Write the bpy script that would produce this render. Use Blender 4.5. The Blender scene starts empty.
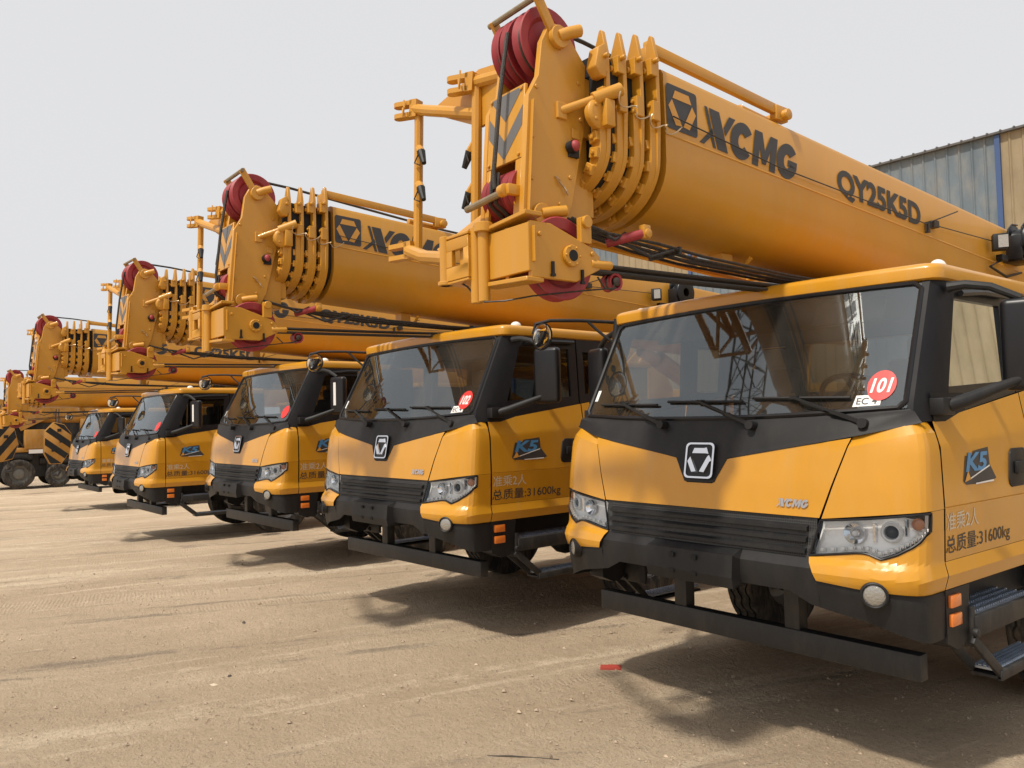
import bpy, bmesh, math, random
from mathutils import Vector, Matrix
random.seed(7)
PI = math.pi
scene = bpy.context.scene
COL = scene.collection

# ------------------------------------------------------------------ camera
cam_d = bpy.data.cameras.new("camera")
cam_d.sensor_width = 36.0
cam_d.lens = 805.6 / 1024 * 36.0
cam_d.clip_start = 0.05
cam_d.clip_end = 3000
cam = bpy.data.objects.new("camera", cam_d)
COL.objects.link(cam)
def cam_axes(yaw, pitch, roll):
    cy, sy, cp, sp = math.cos(yaw), math.sin(yaw), math.cos(pitch), math.sin(pitch)
    f = Vector((sy * cp, cy * cp, sp)); r = Vector((cy, -sy, 0)); u = r.cross(f)
    cr, sr = math.cos(roll), math.sin(roll)
    return cr * r + sr * u, -sr * r + cr * u, f
r_, u_, f_ = cam_axes(math.radians(-51.52296), math.radians(2.63747), math.radians(-1.28659))
m = Matrix((r_, u_, -f_)).transposed().to_4x4()
m.translation = Vector((3.0176, -3.81997, 1.83506))
cam.matrix_world = m
scene.camera = cam

# ------------------------------------------------------------------ sky, sun, exposure
SUN_TO = Vector((0.06, -0.62, 1.0)).normalized()
el = math.asin(SUN_TO.z)
az = math.atan2(SUN_TO.x, SUN_TO.y)
world = bpy.data.worlds.new("World")
scene.world = world
world.use_nodes = True
wn = world.node_tree
wn.nodes.clear()
wo = wn.nodes.new("ShaderNodeOutputWorld")
bg = wn.nodes.new("ShaderNodeBackground")
sky = wn.nodes.new("ShaderNodeTexSky")
sky.sky_type = 'NISHITA'
sky.sun_disc = False
sky.sun_elevation = el
sky.sun_rotation = az
sky.air_density = 1.0
sky.dust_density = 6.0
sky.ozone_density = 1.0
hs = wn.nodes.new("ShaderNodeHueSaturation")
hs.inputs['Saturation'].default_value = 0.25
mx = wn.nodes.new("ShaderNodeMix"); mx.data_type = 'RGBA'
mx.inputs[0].default_value = 0.80
mx.inputs[7].default_value = (8.8, 8.8, 8.95, 1)
wn.links.new(sky.outputs[0], hs.inputs['Color'])
wn.links.new(hs.outputs[0], mx.inputs[6])
wn.links.new(mx.outputs[2], bg.inputs[0])
bg.inputs[1].default_value = 0.10
wn.links.new(bg.outputs[0], wo.inputs[0])

sun_d = bpy.data.lights.new("sun", 'SUN')
sun_d.energy = 3.9
sun_d.angle = math.radians(3.0)
sun_d.color = (1.0, 0.93, 0.82)
sun = bpy.data.objects.new("sun", sun_d)
COL.objects.link(sun)
sun.rotation_euler = SUN_TO.to_track_quat('Z', 'Y').to_euler()

scene.view_settings.view_transform = 'Standard'
scene.view_settings.look = 'None'
scene.view_settings.gamma = 1
scene.view_settings.exposure = 0.0
scene.render.engine = 'CYCLES'
scene.cycles.sample_clamp_indirect = 4.0
scene.cycles.max_bounces = 10
scene.cycles.transparent_max_bounces = 16

# ------------------------------------------------------------------ materials
def nodes(mt):
    mt.use_nodes = True
    return mt.node_tree, mt.node_tree.nodes.get("Principled BSDF")
def mat(name, col, rough=0.5, metal=0.0, coat=0.0, var=0.0, vscale=3.0, bump=0.0, bscale=60.0, dust=0.0, spec=0.5, ripple=0.0):
    mt = bpy.data.materials.new(name)
    nt, p = nodes(mt)
    N, L = nt.nodes, nt.links
    p.inputs['Base Color'].default_value = (*col, 1)
    p.inputs['Roughness'].default_value = rough
    p.inputs['Metallic'].default_value = metal
    p.inputs['Specular IOR Level'].default_value = spec
    if coat:
        p.inputs['Coat Weight'].default_value = coat
        p.inputs['Coat Roughness'].default_value = 0.08
    tc = N.new("ShaderNodeTexCoord")
    if var or dust:
        nz = N.new("ShaderNodeTexNoise"); nz.inputs['Scale'].default_value = vscale
        nz.inputs['Detail'].default_value = 8; nz.inputs['Roughness'].default_value = 0.65
        mp = N.new("ShaderNodeMapping"); mp.inputs['Scale'].default_value = (1, 1, 0.35)
        L.new(tc.outputs['Object'], mp.inputs[0]); L.new(mp.outputs[0], nz.inputs['Vector'])
        rr = N.new("ShaderNodeMapRange"); rr.inputs[1].default_value = 0.3; rr.inputs[2].default_value = 0.75
        L.new(nz.outputs[0], rr.inputs[0])
        a = N.new("ShaderNodeMix"); a.data_type = 'RGBA'
        a.inputs[6].default_value = (*[c * (1 - var) for c in col], 1)
        a.inputs[7].default_value = (*[min(1, c * (1 + var)) for c in col], 1)
        L.new(rr.outputs[0], a.inputs[0])
        out = a.outputs[2]
        if dust:
            n2 = N.new("ShaderNodeTexNoise"); n2.inputs['Scale'].default_value = vscale * 2.3
            n2.inputs['Detail'].default_value = 10; n2.inputs['Roughness'].default_value = 0.7
            L.new(mp.outputs[0], n2.inputs['Vector'])
            r2 = N.new("ShaderNodeMapRange"); r2.inputs[1].default_value = 0.45; r2.inputs[2].default_value = 0.8
            r2.inputs[4].default_value = dust
            L.new(n2.outputs[0], r2.inputs[0])
            b = N.new("ShaderNodeMix"); b.data_type = 'RGBA'
            L.new(r2.outputs[0], b.inputs[0]); L.new(out, b.inputs[6])
            b.inputs[7].default_value = (0.42, 0.33, 0.23, 1)
            out = b.outputs[2]
        L.new(out, p.inputs['Base Color'])
        r3 = N.new("ShaderNodeMapRange"); r3.inputs[3].default_value = max(0.02, rough - 0.08); r3.inputs[4].default_value = min(1, rough + 0.15)
        L.new(nz.outputs[0], r3.inputs[0]); L.new(r3.outputs[0], p.inputs['Roughness'])
    if ripple:
        nb = N.new("ShaderNodeTexNoise"); nb.inputs['Scale'].default_value = 5.0; nb.inputs['Detail'].default_value = 2
        L.new(tc.outputs['Object'], nb.inputs['Vector'])
        bp = N.new("ShaderNodeBump"); bp.inputs['Strength'].default_value = ripple; bp.inputs['Distance'].default_value = 0.05
        L.new(nb.outputs[0], bp.inputs['Height']); L.new(bp.outputs[0], p.inputs['Normal'])
        ns = N.new("ShaderNodeTexNoise"); ns.inputs['Scale'].default_value = 9.0; ns.inputs['Detail'].default_value = 6
        ms = N.new("ShaderNodeMapping"); ms.inputs['Scale'].default_value = (1.6, 1.6, .10)
        L.new(tc.outputs['Object'], ms.inputs[0]); L.new(ms.outputs[0], ns.inputs['Vector'])
        rs = N.new("ShaderNodeMapRange"); rs.inputs[1].default_value = .52; rs.inputs[2].default_value = .85; rs.inputs[4].default_value = .22
        L.new(ns.outputs[0], rs.inputs[0])
        cs = N.new("ShaderNodeMix"); cs.data_type = 'RGBA'
        src = p.inputs['Base Color'].links[0].from_socket
        L.new(rs.outputs[0], cs.inputs[0]); L.new(src, cs.inputs[6]); cs.inputs[7].default_value = (0.44, 0.30, 0.15, 1)
        L.new(cs.outputs[2], p.inputs['Base Color'])
    if bump:
        nb = N.new("ShaderNodeTexNoise"); nb.inputs['Scale'].default_value = bscale; nb.inputs['Detail'].default_value = 4
        L.new(tc.outputs['Object'], nb.inputs['Vector'])
        bp = N.new("ShaderNodeBump"); bp.inputs['Strength'].default_value = bump; bp.inputs['Distance'].default_value = 0.01
        L.new(nb.outputs[0], bp.inputs['Height']); L.new(bp.outputs[0], p.inputs['Normal'])
    return mt
YEL = mat("yellow_paint", (0.56, 0.260, 0.013), 0.28, coat=0.35, var=0.08, vscale=2.0, dust=0.07, ripple=0.03)
YELB = mat("yellow_boom_paint", (0.53, 0.246, 0.016), 0.38, coat=0.15, var=0.09, vscale=1.2, dust=0.10, ripple=0.03)
BLKP = mat("black_plastic", (0.012, 0.012, 0.013), 0.5, var=0.2, vscale=4, dust=0.03, spec=0.35, bump=0.08, bscale=400)
BLKG = mat("black_gloss_trim", (0.008, 0.008, 0.010), 0.34, var=0.1, dust=0.015, spec=0.4)
PILL = mat("satin_black_pillar", (0.010, 0.010, 0.012), 0.55, var=0.1, dust=0.02, spec=0.22)
CHAS = mat("dark_chassis_paint", (0.014, 0.014, 0.015), 0.55, var=0.2, vscale=5, dust=0.12)
BAR = mat("dark_grey_bar_paint", (0.018, 0.018, 0.019), 0.5, var=0.25, vscale=7, dust=0.07)
RUB = mat("tyre_rubber", (0.020, 0.019, 0.018), 0.8, var=0.2, vscale=7, dust=0.35, bump=0.1, bscale=150)
RED = mat("red_sheave_nylon", (0.30, 0.022, 0.030), 0.5, var=0.2, vscale=6, dust=0.12)
STEEL = mat("worn_steel", (0.27, 0.21, 0.13), 0.5, metal=0.5, var=0.25, vscale=15)
HUBD = mat("greasy_hub_steel", (0.06, 0.045, 0.035), 0.45, metal=0.4, var=0.3, vscale=20)
STEELL = mat("bright_spring_steel", (0.50, 0.38, 0.24), 0.35, metal=0.7)
ROPE = mat("greased_wire_rope", (0.030, 0.024, 0.018), 0.5, var=0.3, vscale=30, bump=0.5, bscale=250)
HOSE = mat("black_hose", (0.016, 0.014, 0.013), 0.45, var=0.2, vscale=20, dust=0.15)
DEC = mat("dark_grey_decal", (0.045, 0.044, 0.046), 0.5, var=0.08)
DECG = mat("grey_chevron_decal", (0.125, 0.12, 0.12), 0.5, var=0.08)
DECY = mat("yellow_decal", (0.62, 0.30, 0.05), 0.45, var=0.06)
WHT = mat("white_decal", (0.75, 0.74, 0.72), 0.5)
SILV = mat("silver_decal", (0.60, 0.52, 0.40), 0.35)
BLUE = mat("blue_decal", (0.07, 0.25, 0.50), 0.4)
REDD = mat("red_sticker", (0.62, 0.035, 0.03), 0.4)
CHR = mat("chrome", (0.75, 0.75, 0.77), 0.12, metal=1.0)
SATIN = mat("satin_metal_letters", (0.62, 0.62, 0.64), 0.28, metal=1.0)
MIR = mat("mirror_face", (0.85, 0.86, 0.88), 0.03, metal=1.0)
ORG = mat("amber_lens", (0.75, 0.20, 0.03), 0.25, coat=0.5)
LGRY = mat("lamp_reflector", (0.92, 0.92, 0.91), 0.22, metal=0.12, bump=0.25, bscale=45)
LWHT = mat("lamp_white_beads", (0.85, 0.85, 0.84), 0.25, coat=0.4)
LBRT = mat("lamp_bright_beads", (0.95, 0.95, 0.94), 0.15, coat=0.6)
WLENS = mat("work_lamp_lens", (0.34, 0.33, 0.31), 0.2, coat=0.4, bump=0.4, bscale=80)
DOME = mat("white_dome_lens", (0.80, 0.76, 0.68), 0.3, coat=0.4)
INT = mat("dark_interior", (0.035, 0.035, 0.037), 0.7, var=0.15)
SEAT = mat("grey_seat_fabric", (0.10, 0.098, 0.095), 0.9, var=0.15)
INTL = mat("light_interior_lining", (0.16, 0.155, 0.15), 0.85, var=0.1)
ALU = mat("step_aluminium", (0.40, 0.46, 0.55), 0.38, metal=0.85, var=0.15, vscale=12)
HUBM = mat("painted_hub_steel", (0.30, 0.29, 0.28), 0.5, metal=0.3, var=0.2, vscale=10, dust=0.3)
DBLK = mat("void_black", (0.008, 0.008, 0.008), 0.8)

def glass(name, tint, ior, dusty=0.0):
    mt = bpy.data.materials.new(name)
    nt, p = nodes(mt); N, L = nt.nodes, nt.links
    N.remove(p)
    out = N.get("Material Output")
    tr = N.new("ShaderNodeBsdfTransparent"); tr.inputs[0].default_value = (*tint, 1)
    gl = N.new("ShaderNodeBsdfGlossy"); gl.inputs['Roughness'].default_value = 0.02
    gl.inputs[0].default_value = (0.86, 0.95, 1.0, 1)
    fr = N.new("ShaderNodeFresnel"); fr.inputs[0].default_value = ior
    m1 = N.new("ShaderNodeMixShader")
    L.new(fr.outputs[0], m1.inputs[0]); L.new(tr.outputs[0], m1.inputs[1]); L.new(gl.outputs[0], m1.inputs[2])
    s = m1.outputs[0]
    if dusty:
        df = N.new("ShaderNodeBsdfDiffuse"); df.inputs[0].default_value = (0.5, 0.46, 0.40, 1)
        nz = N.new("ShaderNodeTexNoise"); nz.inputs['Scale'].default_value = 3.5; nz.inputs['Detail'].default_value = 8
        tc = N.new("ShaderNodeTexCoord"); L.new(tc.outputs['Object'], nz.inputs['Vector'])
        mr = N.new("ShaderNodeMapRange"); mr.inputs[1].default_value = 0.3; mr.inputs[2].default_value = 0.8
        mr.inputs[3].default_value = dusty * 0.4; mr.inputs[4].default_value = dusty * 1.6
        L.new(nz.outputs[0], mr.inputs[0])
        m2 = N.new("ShaderNodeMixShader")
        L.new(mr.outputs[0], m2.inputs[0]); L.new(s, m2.inputs[1]); L.new(df.outputs[0], m2.inputs[2])
        s = m2.outputs[0]
    L.new(s, out.inputs[0])
    return mt
GLS = glass("windscreen_glass", (0.60, 0.625, 0.63), 2.1, 0.045)
GLSS = glass("side_window_glass", (0.42, 0.43, 0.43), 1.28, 0.01)
LENS = glass("lamp_clear_lens", (0.97, 0.97, 0.97), 1.45)

# ------------------------------------------------------------------ mesh building
OFFZ = 0.06        # truck drawings are 6 cm low
def interp(tab, x):
    if x <= tab[0][0]: return tab[0][1]
    for (a, fa), (b, fb) in zip(tab, tab[1:]):
        if x <= b: return fa + (fb - fa) * (x - a) / (b - a)
    return tab[-1][1]
class MB:
    def __init__(s): s.v = []; s.f = []; s.mi = []; s.cur = 0
    def add(s, vs, fs):
        b = len(s.v); s.v += [tuple(p) for p in vs]
        for f in fs: s.f.append(tuple(b + i for i in f)); s.mi.append(s.cur)
        return s
    def box(s, c, d, rot=None):
        hx, hy, hz = d[0] / 2, d[1] / 2, d[2] / 2
        P = [Vector((x, y, z)) for x in (-hx, hx) for y in (-hy, hy) for z in (-hz, hz)]
        if rot is not None: P = [rot @ p for p in P]
        P = [p + Vector(c) for p in P]
        return s.add(P, [(0, 1, 3, 2), (4, 6, 7, 5), (0, 4, 5, 1), (2, 3, 7, 6), (0, 2, 6, 4), (1, 5, 7, 3)])
    def box2(s, a, b):
        return s.box([(a[i] + b[i]) / 2 for i in range(3)], [abs(b[i] - a[i]) for i in range(3)])
    def beam(s, p0, p1, w, h, up=(0, 0, 1)):
        p0, p1 = Vector(p0), Vector(p1); d = p1 - p0; L = d.length; d.normalize()
        x = d.cross(Vector(up))
        if x.length < 1e-4: x = d.cross(Vector((1, 0, 0)))
        x.normalize(); z = x.cross(d)
        R = Matrix((x, d, z)).transposed()
        return s.box((p0 + p1) / 2, (w, L, h), R)
    def prism(s, poly, fn, t0, t1):
        n = len(poly)
        vs = [fn(a, b, t0) for a, b in poly] + [fn(a, b, t1) for a, b in poly]
        fs = [tuple(range(n - 1, -1, -1)), tuple(range(n, 2 * n))]
        fs += [(i, (i + 1) % n, n + (i + 1) % n, n + i) for i in range(n)]
        return s.add(vs, fs)
    def px(s, poly, x0, x1): return s.prism(poly, lambda a, b, t: (t, a, b), x0, x1)   # poly in (y,z)
    def py(s, poly, y0, y1): return s.prism(poly, lambda a, b, t: (a, t, b), y0, y1)   # poly in (x,z)
    def pz(s, poly, z0, z1): return s.prism(poly, lambda a, b, t: (a, b, t), z0, z1)   # poly in (x,y)
    def grid(s, rows, closed=False):
        n = len(rows[0]); vs = [p for r in rows for p in r]; fs = []
        for i in range(len(rows) - 1):
            for j in range(n if closed else n - 1):
                k = (j + 1) % n
                fs.append((i * n + j, i * n + k, (i + 1) * n + k, (i + 1) * n + j))
        return s.add(vs, fs)
    def loft(s, rings, cap=True):
        s.grid(rings, True)
        if cap:
            s.add(rings[0], [tuple(range(len(rings[0]) - 1, -1, -1))])
            s.add(rings[-1], [tuple(range(len(rings[-1])))])
        return s
    def tube(s, path, r, n=8, cap=True):
        P = [Vector(p) for p in path]; rings = []
        prev = None
        for i, p in enumerate(P):
            t = (P[min(i + 1, len(P) - 1)] - P[max(i - 1, 0)]).normalized()
            if prev is None:
                a = t.cross(Vector((0, 0, 1)))
                if a.length < 0.1: a = t.cross(Vector((1, 0, 0)))
            else:
                a = prev - t * prev.dot(t)
            a.normalize(); prev = a; b = t.cross(a)
            rr = r[i] if isinstance(r, (list, tuple)) else r
            rings.append([p + (a * math.cos(2 * PI * k / n) + b * math.sin(2 * PI * k / n)) * rr for k in range(n)])
        return s.loft(rings, cap)
    def cyl(s, p0, p1, r, n=16): return s.tube([p0, p1], r, n)
    def lathe(s, prof, c, axis, n=32, wob=None):
        c = Vector(c); ax = Vector(axis).normalized()
        a = ax.cross(Vector((0, 0, 1)))
        if a.length < 0.1: a = ax.cross(Vector((0, 1, 0)))
        a.normalize(); b = ax.cross(a); rings = []
        for k in range(n):
            t = 2 * PI * k / n; d = a * math.cos(t) + b * math.sin(t)
            rings.append([c + ax * (h + (wob(i, k) if wob else 0)) + d * r for i, (r, h) in enumerate(prof)])
        m_ = len(prof); vs = [p for r in rings for p in r]; fs = []
        for k in range(n):
            q = (k + 1) % n
            for i in range(m_ - 1): fs.append((k * m_ + i, k * m_ + i + 1, q * m_ + i + 1, q * m_ + i))
        return s.add(vs, fs)
    def sphere(s, c, r, n=14, sc=(1, 1, 1), top=None):
        c = Vector(c); rings = []
        lo = -PI / 2 if top is None else top
        for i in range(n // 2 + 1):
            a = lo + (PI / 2 - lo) * i / (n // 2)
            rings.append([c + Vector((math.cos(a) * math.cos(2 * PI * k / n) * sc[0], math.cos(a) * math.sin(2 * PI * k / n) * sc[1], math.sin(a) * sc[2])) * r for k in range(n)])
        return s.grid(rings, True)
    def build(s, name, mats, parent=None, bevel=0.0, smooth=35, seg=2, off=None):
        me = bpy.data.meshes.new(name)
        oz = OFFZ if off is None else off
        me.from_pydata([(x, y, z + oz) for x, y, z in s.v], [], s.f)
        if not isinstance(mats, (list, tuple)): mats = [mats]
        for mm in mats: me.materials.append(mm)
        me.polygons.foreach_set("material_index", s.mi)
        bm = bmesh.new(); bm.from_mesh(me)
        bmesh.ops.remove_doubles(bm, verts=bm.verts, dist=1e-5)
        bmesh.ops.recalc_face_normals(bm, faces=bm.faces)
        if bevel:
            es = [e for e in bm.edges if len(e.link_faces) == 2 and e.calc_face_angle(0) > 0.5]
            bmesh.ops.bevel(bm, geom=es, offset=bevel, segments=seg, profile=0.5, affect='EDGES', clamp_overlap=True)
        bm.to_mesh(me); bm.free()
        if smooth:
            me.polygons.foreach_set("use_smooth", [True] * len(me.polygons))
            me.set_sharp_from_angle(angle=math.radians(smooth))
        o = bpy.data.objects.new(name, me); COL.objects.link(o)
        if parent: o.parent = parent
        return o
def thing(name, label, cat, loc=(0, 0, 0), rz=0, group=None):
    o = bpy.data.objects.new(name, None); COL.objects.link(o)
    o.location = loc; o.rotation_euler = (0, 0, rz); o.empty_display_size = 0.3
    o['label'] = label; o['category'] = cat
    if group: o['group'] = group
    return o
def tag(o, label=None, cat=None, group=None, kind=None):
    if label: o['label'] = label
    if cat: o['category'] = cat
    if group: o['group'] = group
    if kind: o['kind'] = kind
    return o
def copy_tree(o, parent=None):
    c = o.copy(); COL.objects.link(c)
    if parent is not None: c.parent = parent
    for ch in list(o.children): copy_tree(ch, c)
    return c
# lettering: (unit verts 0..1, faces)
_tc = {}
def letters(body, bold=0.0):
    k = (body, bold)
    if k in _tc: return _tc[k]
    cu = bpy.data.curves.new("lettering", 'FONT'); cu.body = body; cu.offset = bold; cu.resolution_u = 4
    o = bpy.data.objects.new("lettering", cu); COL.objects.link(o)
    me = bpy.data.meshes.new_from_object(o.evaluated_get(bpy.context.evaluated_depsgraph_get()))
    vs = [(v.co.x, v.co.y) for v in me.vertices]; fs = [tuple(p.vertices) for p in me.polygons]
    x0, x1 = min(v[0] for v in vs), max(v[0] for v in vs); y0, y1 = min(v[1] for v in vs), max(v[1] for v in vs)
    vs = [((x - x0) / (x1 - x0), (y - y0) / (y1 - y0)) for x, y in vs]
    bpy.data.objects.remove(o); bpy.data.meshes.remove(me); bpy.data.curves.remove(cu)
    _tc[k] = (vs, fs)
    return _tc[k]
def ribbon(path, w, closed=False):
    """mitred stroke in 2D -> verts, faces"""
    P = [Vector(p) for p in path]; n = len(P); vs = []; fs = []
    for i in range(n):
        a = P[i] - P[i - 1] if (i > 0 or closed) else P[1] - P[0]
        b = P[(i + 1) % n] - P[i] if (i < n - 1 or closed) else P[-1] - P[-2]
        a = a.normalized(); b = b.normalized()
        na, nb = Vector((-a.y, a.x)), Vector((-b.y, b.x))
        mm = (na + nb); mm = mm / max(0.35, mm.dot(na))
        vs += [P[i] + mm * w / 2, P[i] - mm * w / 2]
    for i in range(n if closed else n - 1):
        j = (i + 1) % n
        fs.append((2 * i, 2 * i + 1, 2 * j + 1, 2 * j))
    return [tuple(v) for v in vs], fs
def wordmark():
    """heavy four letter wordmark, unit box"""
    V, F = [], []
    def put(vs, fs, x0, x1, slant=0.0):
        b = len(V)
        for x, y in vs: V.append((x0 + x * (x1 - x0), y))
        for f in fs: F.append(tuple(b + i for i in f))
    X = [[(0, 1), (.10, 1), (.53, 0), (.43, 0)], [(.15, 1), (.50, 1), (.93, 0), (.58, 0)], [(.70, .64), (.84, 1), (1.06, 1), (.79, .43)], [(-.02, 0), (.13, 0), (.40, .36), (.34, .50)]]
    for q in X: put(q, [(0, 1, 2, 3)], 0.0, 0.29)
    def arc(a0, a1, n, rx, ry): return [(.5 + rx * math.cos(math.radians(a0 + (a1 - a0) * i / n)), .5 + ry * math.sin(math.radians(a0 + (a1 - a0) * i / n))) for i in range(n + 1)]
    vo, vi = arc(36, 324, 20, .54, .52), arc(36, 324, 20, .17, .21)
    ring = [p for ab in zip(vo, vi) for p in ab]
    put(ring, [(2 * i, 2 * i + 1, 2 * i + 3, 2 * i + 2) for i in range(20)], .285, .50)
    M = [(0, 0), (.26, 0), (.26, .58), (.42, .12), (.58, .12), (.74, .58), (.74, 0), (1, 0), (1, 1), (.68, 1), (.5, .5), (.32, 1), (0, 1)]
    put(M, [(0, 1, 2, 11, 12), (2, 3, 10, 11), (3, 4, 10), (4, 5, 9, 10), (5, 6, 7, 8, 9)], .515, .765)
    vo, vi = arc(38, 345, 22, .54, .52), arc(38, 345, 22, .17, .21)
    ring = [p for ab in zip(vo, vi) for p in ab]
    put(ring, [(2 * i, 2 * i + 1, 2 * i + 3, 2 * i + 2) for i in range(22)], .78, 1.0)
    put([(.55, .56), (1.02, .56), (1.02, .37), (.55, .37)], [(0, 1, 2, 3)], .78, 1.0)
    return V, F
def emblem(R=0.5, cx=0.5, cy=0.5, tri=0.82, sx=1.0):
    pol = lambda a, r: (cx + sx * r * math.cos(math.radians(a)), cy + r * math.sin(math.radians(a)))
    q = []
    for a in (90, -30, 210):
        o1, o2 = pol(a + 30, R), pol(a - 30, R); i1, i2 = pol(a + 57, R * tri), pol(a - 57, R * tri)
        q.append([i1, o1, o2, i2])
    return q

# ------------------------------------------------------------------ cab surface
def XS(z): return interp([(.60, 1.222), (.90, 1.232), (1.05, 1.236), (1.31, 1.246), (1.60, 1.238), (1.72, 1.205), (1.88, 1.19), (2.45, 1.155), (2.6, 1.13)], z)
def YF(z): return interp([(.66, -.05), (.80, -.095), (.95, -.125), (1.03, -.115), (1.06, -.09), (1.255, -.06), (1.42, -.042), (1.62, -.003), (1.70, .035), (1.79, .06), (2.465, .40)], z)
XN = [(0, 0), (.30, .004), (.50, .012), (.61, .025), (.72, .06), (.80, .10), (.86, .145), (.91, .20), (.95, .27), (.978, .35), (.993, .44), (1.0, .56), (1.0, 1.0)]
NT = len(XN) - 1
def S(t, z, out=0.0):
    """t in 0..1 from the middle of the front round to the door seam (y = .235), sign(t) = side"""
    sg = -1 if t < 0 else 1
    q = abs(t) * NT; i = min(int(q), NT - 1); fr = q - i
    xn = XN[i][0] + (XN[i + 1][0] - XN[i][0]) * fr; dn = XN[i][1] + (XN[i + 1][1] - XN[i][1]) * fr
    yf = YF(z)
    x, y = XS(z) * xn, yf + dn * (.235 - yf)
    return (sg * (x + out * min(1, abs(xn)) ** 3), y - out * (1 - dn), z)
def T_of_x(x, z):
    xn = abs(x) / XS(z)
    for i in range(NT):
        if XN[i + 1][0] >= xn: return (i + (xn - XN[i][0]) / max(1e-6, XN[i + 1][0] - XN[i][0])) / NT * (1 if x >= 0 else -1)
    return (NT - 1) / NT * (1 if x >= 0 else -1)
def SX(x, z, out=0.0): return S(T_of_x(x, z), z, out)
def belt(y): return 1.728 + .145 * (y - .25) / 1.08
def DX(y, z):
    zb = belt(y)
    zz = z if z < 1.5 else 1.5 + (z - 1.5) * .225 / (zb - 1.5)
    return XS(min(zz, 1.728))
def xw(z): return interp([(1.78, 1.145), (2.475, 1.105)], z)
def yg(z): return interp([(1.78, .055), (2.475, .405)], z)
def W(s, z, out=0.0):
    """windscreen surface, s = -1..1 across"""
    return (s * xw(z), yg(z) + .09 * abs(s) ** 2.4 - out, z)
def glass_bottom(s): return 1.755 + .035 * abs(s) ** 2
def glass_top(s): return 2.475 - .012 * abs(s) ** 2
def vtop(x):
    return interp([(0, 1.395), (.105, 1.395), (.185, 1.535), (.905, 1.655), (1.3, 1.70)], abs(x))
def seam_x(z): return .763 + (.905 - .763) * (z - 1.255) / (1.655 - 1.255)

HB = [(.712, 1.060), (.95, 1.096), (1.0, 1.099), (1.065, 1.074), (1.13, 1.100), (1.19, 1.140), (1.215, 1.165), (1.235, 1.21)]   # lower edge of the headlamp
HT = 10.72 / 12
def YB(x): return interp([(.765, .945), (1.0, .925), (1.244, .915)], abs(x))
def lin(a, b, n): return [a + (b - a) * i / n for i in range(n + 1)]

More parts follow.
